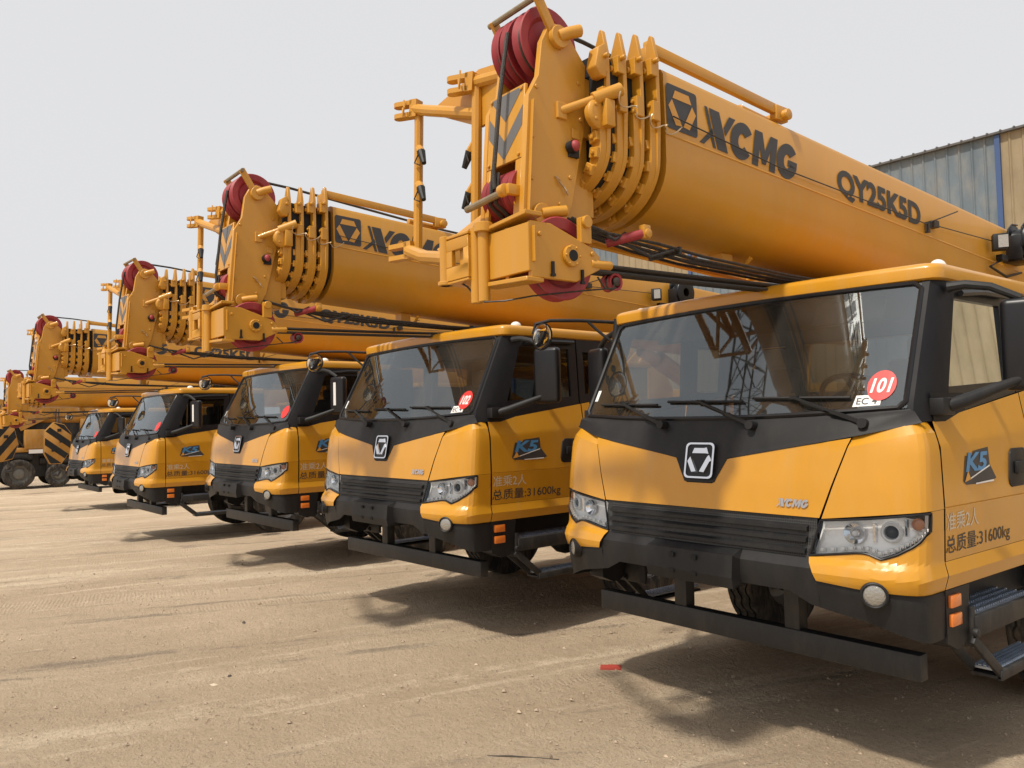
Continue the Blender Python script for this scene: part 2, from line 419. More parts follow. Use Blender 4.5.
def build_cab(root):
    # ---- cab shell: corner panels, rear side panels, lower yellow skirt, back wall
    c = MB()
    for sg in (-1, 1):
        rows = []                                       # corner panel above the headlamp
        n = 30
        for j in range(n + 1):
            k = j / n
            col = []
            zt0, zb0 = 1.655, 1.262
            for i in range(9):
                v = i / 8
                za = zb0 + (zt0 - zb0) * v
                ts = T_of_x(seam_x(za) + .0035, za)
                t = ts + (0.996 - ts) * k
                xx = S(t, za)[0]
                zb = interp([(.763, 1.246), (1.244, 1.305), (1.26, 1.308)], xx)
                zt = interp([(.88, 1.652), (1.2, 1.722), (1.25, 1.728)], xx)
                z = zb + (zt - zb) * v
                col.append(S(sg * t, z, -.022 * max(0, v - .874) / .126))
            rows.append(col)
        c.grid(rows)
        rows = []                                       # strip between headlamp and door
        for k in lin(HT + .002, .996, 6):
            rows.append([S(sg * k, z, -.001) for z in lin(1.055, 1.303, 8)])
        c.grid(rows)
        rows = []                                       # bumper corner under the headlamp
        for k in lin(0, 1, 34):
            col = []
            for v in lin(0, 1, 12):
                zi = .96 + (1.05 - .96) * v
                xi = .765 - .053 * v
                ts = T_of_x(xi, zi); t = ts + (.996 - ts) * k
                xx = S(t, zi)[0]
                zb = YB(xx)
                zt = interp(HB, xx) - .006
                # crease: upper facet leans back, lower facet upright
                z = zb + (zt - zb) * v
                col.append(S(sg * t, z, .018 * max(0, 1 - abs(z - .985) / .068)))
            rows.append(col)
        c.grid(rows)
        rows = []                                       # skirt below the door and rear quarter
        for y in lin(.235, 1.95, 8):
            rows.append([(sg * (XS(z) + .018 * max(0, 1 - abs(z - .985) / .068)), y, z) for z in (.916, .95, .985, 1.015, 1.05)])
        c.grid(rows)
        rows = []
        for y in lin(1.335, 1.95, 4):
            rows.append([(sg * DX(y, z), y, z) for z in lin(1.052, belt(y), 8)])
        c.grid(rows)
    # back wall with three windows
    def wall(x0, x1, z0, z1): c.box2((x0, 1.925, z0), (x1, 1.95, z1))
    wall(-1.19, 1.19, .98, 1.95); wall(-1.15, 1.15, 2.32, 2.47)
    for a, b in ((-1.16, -1.0), (-.66, -.5), (.5, .66), (1.0, 1.16)): wall(a, b, 1.95, 2.32)
    c.build("cab_shell", YEL, root, smooth=13)
    # ---- front panel between the seams
    f = MB(); rows = []
    xs = sorted(set([-1, 1] + [s * q for s in (-1, 1) for q in (.11, .118, .15, .195, .205, .3, .45, .6, .75, .88)] + [0]))
    for s in xs:
        col = []
        x_t = s * .899; zt = vtop(x_t) - .002
        for v in lin(0, 1, 10):
            z = 1.25 + (zt - 1.25) * v
            x = s * (seam_x(z) - .0035)
            col.append(SX(x, z, .002))
        rows.append(col)
    f.grid(rows); f.build("front_panel", YEL, root, smooth=28)
    # ---- dark inner shell (shows in the seams)
    i = MB(); rows = []
    ts = lin(-1, 1, 48)
    for z in [.97, 1.1, 1.24, 1.275, 1.35, 1.45, 1.55, 1.62, 1.70]:
        r = [(-XS(z) + .03, 1.9, z)] + [S(t, z, -.075 if z < 1.27 else -.02) for t in ts] + [(XS(z) - .03, 1.9, z)]
        r = [(max(-XS(z) + .02, min(XS(z) - .02, p[0])), p[1] + .006, p[2]) for p in r]
        rows.append(r)
    i.grid(rows)
    i.box2((-1.16, .18, 1.10), (1.16, 1.9, 1.13))
    i.build("inner_shell", DBLK, root, smooth=30)
    # ---- cowl: black band between front panel and windscreen
    k = MB(); rows = []
    ss = sorted(set(lin(-1, 1, 24) + [-.205, -.19, .19, .205, -.118, .118, -.15, .15]))
    for s in ss:
        ax = abs(s)
        xb = s * .905 if ax <= .86 else (1 if s > 0 else -1) * interp([(.86, .778), (1, 1.20)], ax)
        zb = vtop(xb) + .002 if abs(xb) < .9 else interp([(.9, 1.656), (1.2, 1.724)], abs(xb))
        lo = SX(xb, zb, .006); hi = W(s, glass_bottom(s), .006)
        mid = [(lo[q] * .45 + hi[q] * .55) for q in range(3)]; mid[2] += .018; mid[1] -= .006
        a = [(lo[q] * .8 + hi[q] * .2) for q in range(3)]
        b = [(hi[q] * .85 + lo[q] * .15) for q in range(3)]; b[2] += .004
        rows.append([(lo[0], lo[1] + .03, lo[2]), lo, a, mid, b, hi])
    k.grid(rows)
    k.build("cowl", BLKP, root, smooth=40)
    # ---- windscreen glass, seal
    g = MB()
    g.grid([[W(s, glass_bottom(s) + (glass_top(s) - glass_bottom(s)) * v) for s in lin(-.985, .985, 24)] for v in lin(0.01, .985, 8)])
    wsg = g.build("windscreen", GLS, root, smooth=60)
    e = MB()
    path = [W(s, glass_bottom(s) + .012, .004) for s in lin(-.95, .95, 16)]
    path += [W(.978, z, .004) for z in lin(1.83, 2.42, 6)]
    path += [W(s, glass_top(s) - .012, .004) for s in lin(.945, -.945, 16)]
    path += [W(-.978, z, .004) for z in lin(2.42, 1.83, 6)]
    e.tube(path + path[:1], .014, 6)
    e.build("seal", BLKG, wsg)
    # ---- A pillars and side window frames
    for sg in (-1, 1):
        p = MB(); rows = []
        for z in lin(1.728, 2.47, 8):
            ye = W(1, z)[1]; k2 = (z - 1.75) / .72
            xo = XS(z) + .004; yb = .41 + .27 * k2
            pts = [(xw(z) - .026, ye - .008), (xw(z) + .010, ye + .000), (xw(z) + (xo - xw(z)) * .62, ye + .05), (xo - .004, ye + .125), (xo, yb), (xo - .03, yb + .005)]
            rows.append([(sg * a, b, z) for a, b in pts])
        p.grid(rows)
        # lower foot of the pillar on to the belt line
        p.grid([[(sg * (XS(z) + .004), y, z) for y in lin(.25, .62, 5)] for z in (1.726, 1.80, 1.87)])
        p.build("pillar", PILL, root, smooth=40)
        d = MB()
        def X(y, z): return XS(z) + .001
        def strip(q): 
            for (y0, z0), (y1, z1), (y2, z2), (y3, z3) in q:
                pts = [(y0, z0), (y1, z1), (y2, z2), (y3, z3)]
                d.add([(sg * X(y, z), y, z) for y, z in pts] + [(sg * (X(y, z) - .03), y, z) for y, z in pts],
                      [(0, 1, 2, 3), (7, 6, 5, 4), (0, 4, 5, 1), (1, 5, 6, 2), (2, 6, 7, 3), (3, 7, 4, 0)])
        strip([[(.40, belt(.4) + .002), (1.32, belt(1.32) + .002), (1.32, 1.945), (.45, 1.90)],
               [(.62, 2.37), (1.32, 2.37), (1.32, 2.47), (.66, 2.47)],
               [(1.23, 1.94), (1.32, 1.945), (1.32, 2.37), (1.23, 2.37)],
               [(1.335, belt(1.335) + .002), (1.95, belt(1.95) + .002), (1.95, 1.99), (1.335, 1.96)],
               [(1.335, 2.35), (1.95, 2.35), (1.95, 2.47), (1.335, 2.47)],
               [(1.335, 1.96), (1.41, 1.965), (1.41, 2.35), (1.335, 2.35)],
               [(1.84, 1.985), (1.95, 1.99), (1.95, 2.35), (1.84, 2.35)]])
        d.build("side_window_frame", BLKG, root, smooth=30)
        w = MB()
        for q in ([(.42, 1.90), (1.24, 1.93), (1.24, 2.38), (.66, 2.38)], [(1.40, 1.955), (1.85, 1.98), (1.85, 2.36), (1.40, 2.36)]):
            w.add([(sg * (XS(z) - .014), y, z) for y, z in q], [(0, 1, 2, 3)])
        w.build("side_window", GLSS, root, smooth=0)
        # rain guard over the door window
        v = MB(); v.tube([(sg * 1.175, .70, 2.40), (sg * 1.185, .95, 2.425), (sg * 1.18, 1.28, 2.43)], .018, 6)
        v.build("rain_guard", BLKG, root)
    # rear windows
    w = MB()
    for a, b in ((-1.0, -.66), (-.5, .5), (.66, 1.0)): w.box2((a, 1.933, 1.95), (b, 1.940, 2.32))
    w.build("rear_window", GLSS, root, smooth=0)
    # ---- roof
    def ring(zf, inset, y_r=1.97, cr=.13):
        pts = []
        for s in lin(-.94, .94, 16): pts.append((s * (1.165 - inset), .395 + .085 * abs(s) ** 2.4 + inset * .8, zf))
        yc = .395 + .085 * .94 ** 2.4 + inset * .8; xc = .94 * (1.165 - inset)
        for a in (30, 60, 85): pts.append((xc + (1.165 - inset - xc) * math.sin(math.radians(a)), yc + .085 * (1 - math.cos(math.radians(a))), zf))
        for y in (.9, 1.4, y_r - .05 - inset): pts.append((1.165 - inset, y, zf))
        pts.append((1.11 - inset, y_r - inset, zf))
        left = [(-x, y, z) for x, y, z in pts[16 + 1:]][::-1]
        return pts + left[:]
    r = MB()
    rg = []
    for z, ins in ((2.462, .012), (2.472, .0), (2.522, -.004), (2.540, .004), (2.551, .020), (2.560, .06), (2.572, .2), (2.580, .45)):
        rg.append(ring(z, ins))
    r.loft(rg)
    roof = r.build("roof", YEL, root, smooth=40)
    for sg in (-1, 1):
        q = MB(); q.sphere((sg * 1.073, .685, 2.555), .042, 14, (1, 1.25, 1.0), top=-.2)
        q.build("marker_lamp", DOME, roof)
    # ---- doors
    for sg in (-1, 1):
        d = MB(); rows = []
        for y in lin(.243, 1.325, 10):
            zs = [1.052, 1.07, 1.09, 1.2, 1.306, 1.309, 1.313, 1.4, 1.5, 1.55, 1.60, 1.62, 1.64] 
            zs = zs + lin(1.66, belt(y), 4)
            rows.append([(sg * (DX(y, z) - (.004 if abs(z - 1.309) < .001 else 0)), y, z) for z in zs])
        d.grid(rows)
        door = d.build("door", YEL, root, smooth=11)
        h = MB()
        x0 = sg * (XS(1.47) + .004)
        h.prism([(1.02, 1.40), (1.03, 1.37), (1.06, 1.355), (1.22, 1.355), (1.25, 1.38), (1.26, 1.54), (1.24, 1.565), (1.08, 1.565), (1.05, 1.545)], lambda a, b, t: (t, a, b), x0 - sg * .02, x0 + sg * .006)
        h.box((x0 + sg * .018, 1.15, 1.46), (.02, .14, .07))
        h.build("handle", BLKP, door, bevel=.006)
        # emblem decal
        def dm(u, v): 
            y, z = .46 + .40 * u, 1.40 + .185 * v
            return y, z
        def ondoor(y, z, o): return (sg * (DX(y, z) + o), y, z)
        def flip(u): return u if sg > 0 else 1 - u
        L = MB()
        bgp = [(0, .12), (.10, .80), (.30, .82), (.34, .92), (.80, 1.0), (.82, .52), (1, .10), (.78, 0), (.08, .02)]
        L.add([ondoor(*dm(flip(u), v), .002) for u, v in bgp], [(0, 1, 2, 3, 4, 5, 6, 7, 8)])
        L.cur = 1
        vs, fs = letters("K5", .035)
        L.add([ondoor(*dm(flip(.08 + .60 * u + .10 * v), .36 + .52 * v), .004) for u, v in vs], fs)
        L.cur = 2
        L.add([ondoor(*dm(flip(u), v), .006) for u, v in ((.02, .10), (.20, .16), (.13, .40))], [(0, 1, 2)])
        L.cur = 3
        L.add([ondoor(*dm(flip(u), v), .005) for u, v in ((.20, .20), (.80, .50), (.80, .455), (.21, .165))], [(0, 1, 2, 3)])
        L.add([ondoor(*dm(flip(u), v), .005) for u, v in ((.34, .04), (.90, .07), (.90, .02), (.34, .0))], [(0, 1, 2, 3)])
        L.build("emblem", [DEC, BLUE, DECY, WHT], door, smooth=0)
        L = MB()
        vs, fs = letters("准乘2人", .005)
        L.add([ondoor((.255 + .36 * u) if sg > 0 else (.615 - .36 * u), 1.195 + .088 * v, .002) for u, v in vs], fs)
        L.build("lettering", SILV, door, smooth=0)
        L = MB()
        vs, fs = letters("总质量:31600kg", .006)
        L.add([ondoor((.245 + .77 * u) if sg > 0 else (1.015 - .77 * u), 1.072 + .10 * v, .002) for u, v in vs], fs)
        L.build("lettering", DEC, door, smooth=0)
    # ---- badge and small wordmark
    bd = MB()
    def BP(u, v, o): 
        z = 1.42 + .205 * v
        p = SX((u - .5) * .205, z, o + .012); return p
    rr = []
    for cx, cy, a0 in ((.86, .88, 0), (.14, .88, 90), (.14, .12, 180), (.86, .12, 270)):
        for a in (0, 30, 60, 90): rr.append((cx + .14 * math.cos(math.radians(a0 + a)), cy + .12 * math.sin(math.radians(a0 + a))))
    n = len(rr)
    inner = [(.5 + (u - .5) * .88, .5 + (v - .5) * .90) for u, v in rr]
    bd.add([BP(u, v, .003) for u, v in rr] + [BP(u, v, .010) for u, v in rr] + [BP(u, v, .010) for u, v in inner] + [BP(u, v, .003) for u, v in inner],
           [(i, (i + 1) % n, n + (i + 1) % n, n + i) for i in range(n)] + [(n + i, n + (i + 1) % n, 2 * n + (i + 1) % n, 2 * n + i) for i in range(n)] + [(2 * n + i, 2 * n + (i + 1) % n, 3 * n + (i + 1) % n, 3 * n + i) for i in range(n)])
    for q in emblem(.42, .5, .5, .82, 1.0):
        ctr = (sum(p[0] for p in q) / 4, sum(p[1] for p in q) / 4)
        top = [(ctr[0] + (p[0] - ctr[0]) * .82, ctr[1] + (p[1] - ctr[1]) * .82) for p in q]
        bd.add([BP(u, v, .003) for u, v in q] + [BP(u, v, .016) for u, v in top], [(4, 5, 6, 7)] + [(i, (i + 1) % 4, 4 + (i + 1) % 4, 4 + i) for i in range(4)])
    bd.cur = 1
    bd.add([BP(u, v, .002) for u, v in inner], [tuple(range(n))])
    bd.build("badge", [CHR, BLKG], root, smooth=30)
    wm = MB(); V, F = wordmark()
    def wp(u, v, o): z = 1.295 + .042 * v; return SX(.515 + .175 * u + .014 * v, z, .003 + o)
    wm.add([wp(u, v, .006) for u, v in V], F)
    wm.build("wordmark", SATIN, root, smooth=0)
    # ---- grille
    gr = MB()
    gr.grid([[SX(x, z, -.012 if abs(x) < .7 else -.006) for x in lin(-.745, .745, 20)] for z in (1.05, 1.15, 1.252)])
    grille = gr.build("grille", GRILLE, root)
    for zc in (1.078, 1.135, 1.192):
        b = MB(); rings = []
        for x in lin(-.70 + (1.2 - zc) * .05, .70 - (1.2 - zc) * .05, 18):
            ring_ = []
            for dz, o in ((-.016, -.012), (-.010, .014), (.008, .016), (.020, -.012)):
                p = SX(x, zc + dz, 0); ring_.append((p[0], p[1] - o, p[2]))
            rings.append(ring_)
        b.loft(rings); b.build("slat", BLKP, grille, smooth=30)
    # ---- black bumper
    bp = MB()
    def zbot(x):
        return interp([(0, .842), (.31, .842), (.315, .872), (.60, .872), (.72, .815), (1.0, .765), (1.15, .715), (1.3, .66)], abs(x))
    cols = sorted(set([s * q for s in (-1, 1) for q in (0, .1, .2, .305, .315, .36, .45, .55, .60, .66, .72, .765)]))
    rows = []
    for x in cols:
        block = abs(x) <= .31; o = .040 if block else 0.0; g_ = .018 if not block else 0.0
        zt = 1.05; zb = zbot(x); col = []
        for v, dy, zz in ((0, .05, zt), (0, .012, zt), (0, -.020 - o + g_, zt - .03 - (0 if block else .02)), (0, -.024 - o + g_ * 1.15, zb + .06), (0, -.012 - o + g_ * .6, zb), (0, .08, zb + .01)):
            if block:
                p = SX(x, max(.95, zz), 0); col.append((x, p[1] + dy + .004, zz))
            else:
                p = SX(x, zz, 0); col.append((x, p[1] + (.05 if dy >= .05 and zz == zt else .03 if dy >= .05 else .010 if zz == zt else .0), zz))
        rows.append(col)
    bp.grid(rows)
    for sg in (-1, 1):
        rows = []
        for k_ in lin(0, 1, 14):
            col = []
            for v in lin(0, 1, 6):
                ts = T_of_x(.755, .95); t = ts + (1 - ts) * k_
                xx = S(t, .9)[0]
                zt = YB(xx) + .004
                z = zbot(xx) + (zt - zbot(xx)) * v
                q = S(sg * t, z, -.010 if v > .9 else -.002)
                col.append(q)
            rows.append(col)
        bp.grid(rows)
        # return lip under the yellow corner
        bp.grid([[S(sg * t, YB(S(t, .93)[0]) - .002, o) for t in lin(.45, 1, 12)] for o in (-.05, .006)])
        # side lamp panel
        bp.px([(.235, .912), (.50, .912), (.495, .88), (.46, .66), (.42, .625), (.34, .615), (.235, .66)], sg * 1.10, sg * 1.232)
        bp.box2((sg * 1.06, .50, .70), (sg * .90, 1.95, .91))
    for sx_, sz in ((-.11, .985), (.05, .985), (-.11, .895), (.05, .895)):
        bp.cur = 1
        bp.box((sx_, YF(.95) - .058, sz), (.034, .01, .026)); bp.cur = 0
    bp.build("bumper", [BLKP, DBLK], root, smooth=17)
    for sg in (-1, 1):
        for z in (.855, .765):
            o_ = MB(); o_.box((sg * 1.238, .315, z), (.022, .11, .06)); o_.build("side_lamp", ORG, root, bevel=.006)
        # fog lamp
        fl = MB(); c0 = Vector(SX(sg * 1.045, .91)) + Vector((0, -.014, 0)); ax = Vector((sg * .45, -1, 0)).normalized()
        fl.lathe([(.0, .010), (.028, .008), (.046, .004), (.052, .0)], c0 + ax * .006, ax, 20)
        fl.cur = 1
        fl.lathe([(.051, -.03), (.051, .012), (.056, .017), (.063, .012), (.067, -.03)], c0 + ax * .0, ax, 20)
        fl.build("fog_lamp", [LENSF, BLKP], root)
        # headlamp
        hb = HB
        ht = [(.764, 1.238), (1.0, 1.262), (1.243, 1.296)]
        def hp(k_, v, o):
            # k_ 0..1 across, v 0..1 up
            tl, tr = T_of_x(.714, 1.06), HT
            za = 1.062 + (1.238 - 1.062) * v
            t0 = T_of_x(.714 + .05 * v, za); t = t0 + (tr - t0) * k_
            xx = S(t, 1.2)[0]
            zb, zt = interp(hb, xx), interp(ht, xx)
            return S(sg * t, zb + (zt - zb) * v, o)
        hl = MB(); hl.grid([[hp(k_, v, -.045 + .028 * (abs(2 * v - 1) ** 3)) for k_ in lin(0.01, .99, 24)] for v in lin(.02, .98, 8)])
        lamp = hl.build("headlight", LGRY, root, smooth=60)
        a = MB()
        edge = [hp(k_, 0, .002) for k_ in lin(0, 1, 22)] + [hp(1, v, .002) for v in (.25, .5, .75)] + [hp(k_, 1, .002) for k_ in lin(1, 0, 12)] + [hp(0, v, .002) for v in (.75, .5, .25)]
        a.tube(edge + edge[:1], .006, 6); a.build("gasket", BLKG, lamp)
        a = MB()
        for k_ in lin(.05, .90, 17):
            p = Vector(hp(k_, .14, -.012)); a.cur = 0; a.box(p, (.019, .010, .017)); a.cur = 1; a.box(p + Vector((.016 * sg, .002, 0)), (.006, .012, .02)); a.cur = 0
        for v in lin(.25, .8, 5): a.box(Vector(hp(.955, v, -.014)), (.012, .016, .016))
        a.build("led_strip", [LBRT, SATIN], lamp, bevel=.002)
        a = MB(); p = Vector(hp(.50, .58, -.035)); ax = Vector((sg * .30, -1, .02)).normalized()
        a.lathe([(.0, .026), (.016, .022), (.027, .010), (.030, .0)], p, ax, 18)
        a.cur = 1; a.lathe([(.030, .002), (.034, .022), (.042, .026), (.050, .016), (.052, -.02)], p, ax, 20)
        a.build("projector", [BLKG, LWHT], lamp)
        a = MB(); p = Vector(hp(.20, .56, -.03)); ax = Vector((sg * .1, -1, 0)).normalized()
        a.lathe([(.012, -.012), (.03, .0), (.046, .014), (.050, .018), (.053, .004)], p, ax, 20)
        a.cur = 1; a.sphere(p + ax * .004, .014, 10)
        a.cur = 0
        p2 = Vector(hp(.345, .6, -.03)); a.box(p2, (.012, .02, .09)); p2 = Vector(hp(.655, .6, -.03)); a.box(p2, (.01, .02, .08))
        a.cur = 2; p = Vector(hp(.80, .60, -.022)); a.lathe([(.0, .018), (.022, .012), (.03, .0)], p, Vector((sg * .7, -.7, 0)), 14)
        a.build("reflector", [CHR, LWHT, ORGD], lamp)
        a = MB(); a.grid([[hp(k_, v, .001) for k_ in lin(0.0, 1, 24)] for v in lin(0, 1, 6)])
        a.build("lens", LENS, lamp, smooth=60)
    # ---- front under-run bar
    b = MB(); b.box2((-1.105, .215, .449), (1.105, .295, .580))
    for s in (-1, 1): b.box2((s * .35, .224, .575), (s * .445, .31, .93))
    for s in (-1, 1): b.box2((s * .36, .25, .80), (s * .43, 1.2, .95))
    b.build("underrun_bar", BAR, root, bevel=.006)
    # ---- steps
    for sg in (-1, 1):
        s = MB(); s.box2((sg * .98, .50, .655), (sg * 1.262, 1.25, .685))
        s.box2((sg * 1.238, .50, .65), (sg * 1.265, 1.25, .752))
        s.box2((sg * .93, .48, .60), (sg * 1.25, .51, .80))
        s.beam((sg * 1.25, .47, .645), (sg * 1.27, .72, .435), .022, .05)
        s.beam((sg * 1.11, .47, .645), (sg * 1.14, .72, .435), .022, .05)
        s.beam((sg * 1.25, 1.24, .645), (sg * 1.27, 1.30, .435), .022, .05)
        s.box2((sg * 1.13, .70, .40), (sg * 1.285, 1.34, .418)); s.box2((sg * 1.262, .70, .395), (sg * 1.287, 1.34, .445))
        s.cyl((sg * 1.25, .48, .675), (sg * 1.275, .48, .675), .022, 10)
        st = s.build("step", CHAS, root, bevel=.004)
        t = MB()
        for (y0, y1, x0, x1, z) in ((.50, 1.25, .99, 1.236, .757), (.715, 1.33, 1.135, 1.26, .447)):
            t.box2((sg * x0, y0, z - .012), (sg * x1, y1, z))
            nx, ny = 5, 26
            for a_ in range(nx):
                for b_ in range(ny):
                    xx = x0 + (x1 - x0) * (a_ + .5) / nx; yy = y0 + (y1 - y0) * (b_ + .5) / ny
                    t.box((sg * xx, yy, z + .004), ((x1 - x0) / nx * .5, (y1 - y0) / ny * .55, .009))
        t.build("tread_plate", ALU, st, smooth=0)
    # ---- wipers
    for px_, pz_ in ((-.317, 1.722), (.328, 1.714), (.952, 1.714)):
        w = MB()
        s0 = px_ / 1.145
        p0 = Vector((px_, W(s0, 1.76)[1] - .055, pz_ + .012))
        sx_ = (px_ - .40) / xw(1.86); pe = Vector(W(sx_, 1.868, .035))
        w.cyl(p0 + Vector((0, .05, -.01)), p0 + Vector((0, -.02, .0)), .026, 12)
        w.beam(p0, p0.lerp(pe, .45), .022, .018); w.beam(p0.lerp(pe, .42), pe, .013, .012)
        w.tube([W((px_ - .40 + d_) / xw(1.86), 1.866 - .03 * d_, .016) for d_ in lin(-.26, .30, 8)], .009, 6)
        w.box(Vector(W(sx_, 1.868, .024)), (.05, .02, .018))
        w.build("wiper", BLKP, root, bevel=0)
    # ---- mirrors
    for sg in (-1, 1):
        mm = MB()
        R = Matrix.Rotation(sg * .30, 3, 'Z')
        mm.box((sg * 1.505, .645, 2.10), (.235, .085, .46), R)
        mr = mm.build("side_mirror", BLKG, root, bevel=.035, seg=4)
        a = MB(); a.box(Vector((sg * 1.505, .645, 2.10)) + R @ Vector((0, .0455, 0)), (.19, .006, .40), R); a.build("mirror_glass", MIR, mr)
        a = MB()
        a.tube([(sg * 1.17, .56, 2.42), (sg * 1.25, .58, 2.425), (sg * 1.36, .60, 2.40), (sg * 1.48, .64, 2.33)], [.030, .024, .022, .020], 10)
        a.build("mirror_arm", BLKP, mr)
        a = MB()
        a.tube([(sg * 1.235, .33, 1.80), (sg * 1.29, .40, 1.825), (sg * 1.38, .52, 1.88), (sg * 1.48, .62, 1.93)], [.036, .034, .028, .022], 10)
        a.box((sg * 1.225, .31, 1.80), (.07, .13, .085))
        a.build("mirror_arm", BLKP, mr, bevel=.008)
    fm = MB()
    fm.tube([(-1.16, .66, 2.485), (-1.22, .55, 2.50), (-1.36, .32, 2.515), (-1.47, .12, 2.515), (-1.53, .03, 2.49), (-1.535, .01, 2.42), (-1.51, .05, 2.385)], .013, 8)
    fm.tube([(-1.18, .50, 2.33), (-1.28, .42, 2.44), (-1.33, .37, 2.51)], .011, 8)
    fm.cyl((-1.21, .52, 2.22), (-1.20, .56, 2.52), .028, 12)
    fr = fm.build("front_mirror", BLKP, root)
    a = MB(); nrm = Vector((.92, .10, -.22)).normalized()
    a.lathe([(.0, .022), (.05, .017), (.085, .006), (.096, .0)], Vector((-1.50, .065, 2.395)) + nrm * .004, nrm, 28)
    a.cur = 1; a.lathe([(.0, -.03), (.06, -.026), (.095, -.008), (.104, .004), (.102, .010), (.095, .004)], Vector((-1.50, .065, 2.395)), nrm, 28)
    a.build("mirror_glass", [MIR, BLKP], fr)
    # ---- interior
    it = MB()
    it.box2((-1.10, .16, 1.10), (1.10, .26, 1.70))
    it.grid([[(x, .15 + .05 * (abs(x) / 1.1) ** 2 + v * .42, 1.715 + .03 * math.sin(v * 3)) for x in lin(-1.1, 1.1, 12)] for v in lin(0, 1, 5)])
    it.box2((-1.10, .50, 1.35), (1.10, .58, 1.72)); it.box((.6, .50, 1.76), (.42, .16, .10)); it.box((-.05, .52, 1.66), (.4, .2, .2))
    it.build("dashboard", INT, root, bevel=.012)
    it = MB(); it.box2((-1.10, .52, 2.44), (1.10, 1.92, 2.458)); 
    it.box((.6, .60, 2.36), (.42, .02, .15), Matrix.Rotation(-.5, 3, 'X')); it.box((-.6, .60, 2.36), (.42, .02, .15), Matrix.Rotation(-.5, 3, 'X'))
    it.build("headliner", INTL, root)
    it = MB(); it.box2((-1.17, 1.905, 1.1), (1.17, 1.922, 1.945)); it.box2((-1.14, 1.905, 2.325), (1.14, 1.922, 2.46))
    for a_, b_ in ((-1.15, -1.005), (-.655, -.505), (.505, .655), (1.005, 1.15)): it.box2((a_, 1.905, 1.945), (b_, 1.922, 2.325))
    for q in (-1, 1): it.box2((q * 1.13, .5, 1.13), (q * 1.16, 1.9, 1.72))
    it.build("rear_lining", INT, root)
    for x in (-.58, .60):
        s = MB(); s.box((x, 1.25, 1.46), (.50, .50, .14)); s.box((x, 1.52, 1.82), (.48, .13, .62), Matrix.Rotation(-.16, 3, 'X')); s.box((x, 1.585, 2.20), (.26, .09, .16)); s.box((x, 1.25, 1.26), (.34, .34, .28))
        s.build("seat", SEAT, root, bevel=.04, seg=3)
    s = MB(); c0 = Vector((.6, .70, 1.84)); R = Matrix.Rotation(-.75, 3, 'X')
    s.tube([c0 + R @ Vector((.225 * math.cos(a_), .225 * math.sin(a_), 0)) for a_ in lin(0, 2 * PI, 28)], .017, 8)
    for a_ in (.5, PI - .5, -PI / 2): s.beam(c0, c0 + R @ Vector((.22 * math.cos(a_), .22 * math.sin(a_), 0)), .03, .015)
    s.cyl(c0, c0 + R @ Vector((0, .0, -.35)), .03, 10)
    s.build("steering_wheel", BLKG, root)
    # documents card inside the glass
    return wsg

def grille_mat():
    mt = bpy.data.materials.new("grille_mesh")
    nt, p = nodes(mt); N, L = nt.nodes, nt.links
    tc = N.new("ShaderNodeTexCoord"); vo = N.new("ShaderNodeTexVoronoi"); vo.inputs['Scale'].default_value = 75
    vo.feature = 'DISTANCE_TO_EDGE'; vo.inputs['Randomness'].default_value = 0.15
    L.new(tc.outputs['Object'], vo.inputs['Vector'])
    cr = N.new("ShaderNodeValToRGB"); cr.color_ramp.elements[0].position = .12; cr.color_ramp.elements[1].position = .2
    cr.color_ramp.elements[0].color = (.035, .035, .035, 1); cr.color_ramp.elements[1].color = (.004, .004, .004, 1)
    L.new(vo.outputs['Distance'], cr.inputs[0]); L.new(cr.outputs[0], p.inputs['Base Color'])
    p.inputs['Roughness'].default_value = .6
    return mt
GRILLE = grille_mat()
LENSF = mat("fog_lamp_lens", (0.34, 0.33, 0.30), 0.15, metal=0.5, coat=0.6, bump=0.4, bscale=90)
ORGD = mat("dull_amber", (0.45, 0.17, 0.08), 0.3, coat=0.4)

# ------------------------------------------------------------------ boom
SL = .058
def ZT(y): return 3.58 - SL * (y + .66)
def half(hw, top=0.0, crease=-.35, bot=-.785, n=9, rc=.05):
    h = [(0, top), (hw - rc - .01, top), (hw - .022, top - .012), (hw - .005, top - .04), (hw, crease), (hw, -.50)]
    for i in range(1, n + 1):
        a = PI / 2 * i / n
        h.append((hw * math.cos(a), -.50 + (bot + .50) * math.sin(a)))
    return h
def full(h): return h[:-1] + [(0, h[-1][1])] + [(-x, z) for x, z in h[1:-1]][::-1]
BF = .349
def boomface(y, dz, o=.002): return (BF + o, y, ZT(y) + dz)

def sheave(mb, c, axis, r, t, hub=.05):
    ax_ = Vector(axis).normalized(); mb.cur = 1
    mb.lathe([(.0, t * .62), (hub * .7, t * .62), (hub * 1.1, t * .56), (hub * 1.1, t * .2)], c, axis, 20); mb.lathe([(r * .885, -t * .1), (r * .87, 0), (r * .885, t * .1)], c, axis, 40)
    mb.cur = 0
    mb.lathe([(.0, t * .55), (hub, t * .55), (hub, t * .3), (r * .62, t * .22), (r * .72, t * .45), (r * .97, t * .5), (r, t * .42), (r * .86, t * .06), (r * .86, -t * .06), (r, -t * .42), (r * .97, -t * .5), (r * .72, -t * .45), (r * .62, -t * .22), (hub, -t * .3), (hub, -t * .55), (.0, -t * .55)], c, axis, 40)

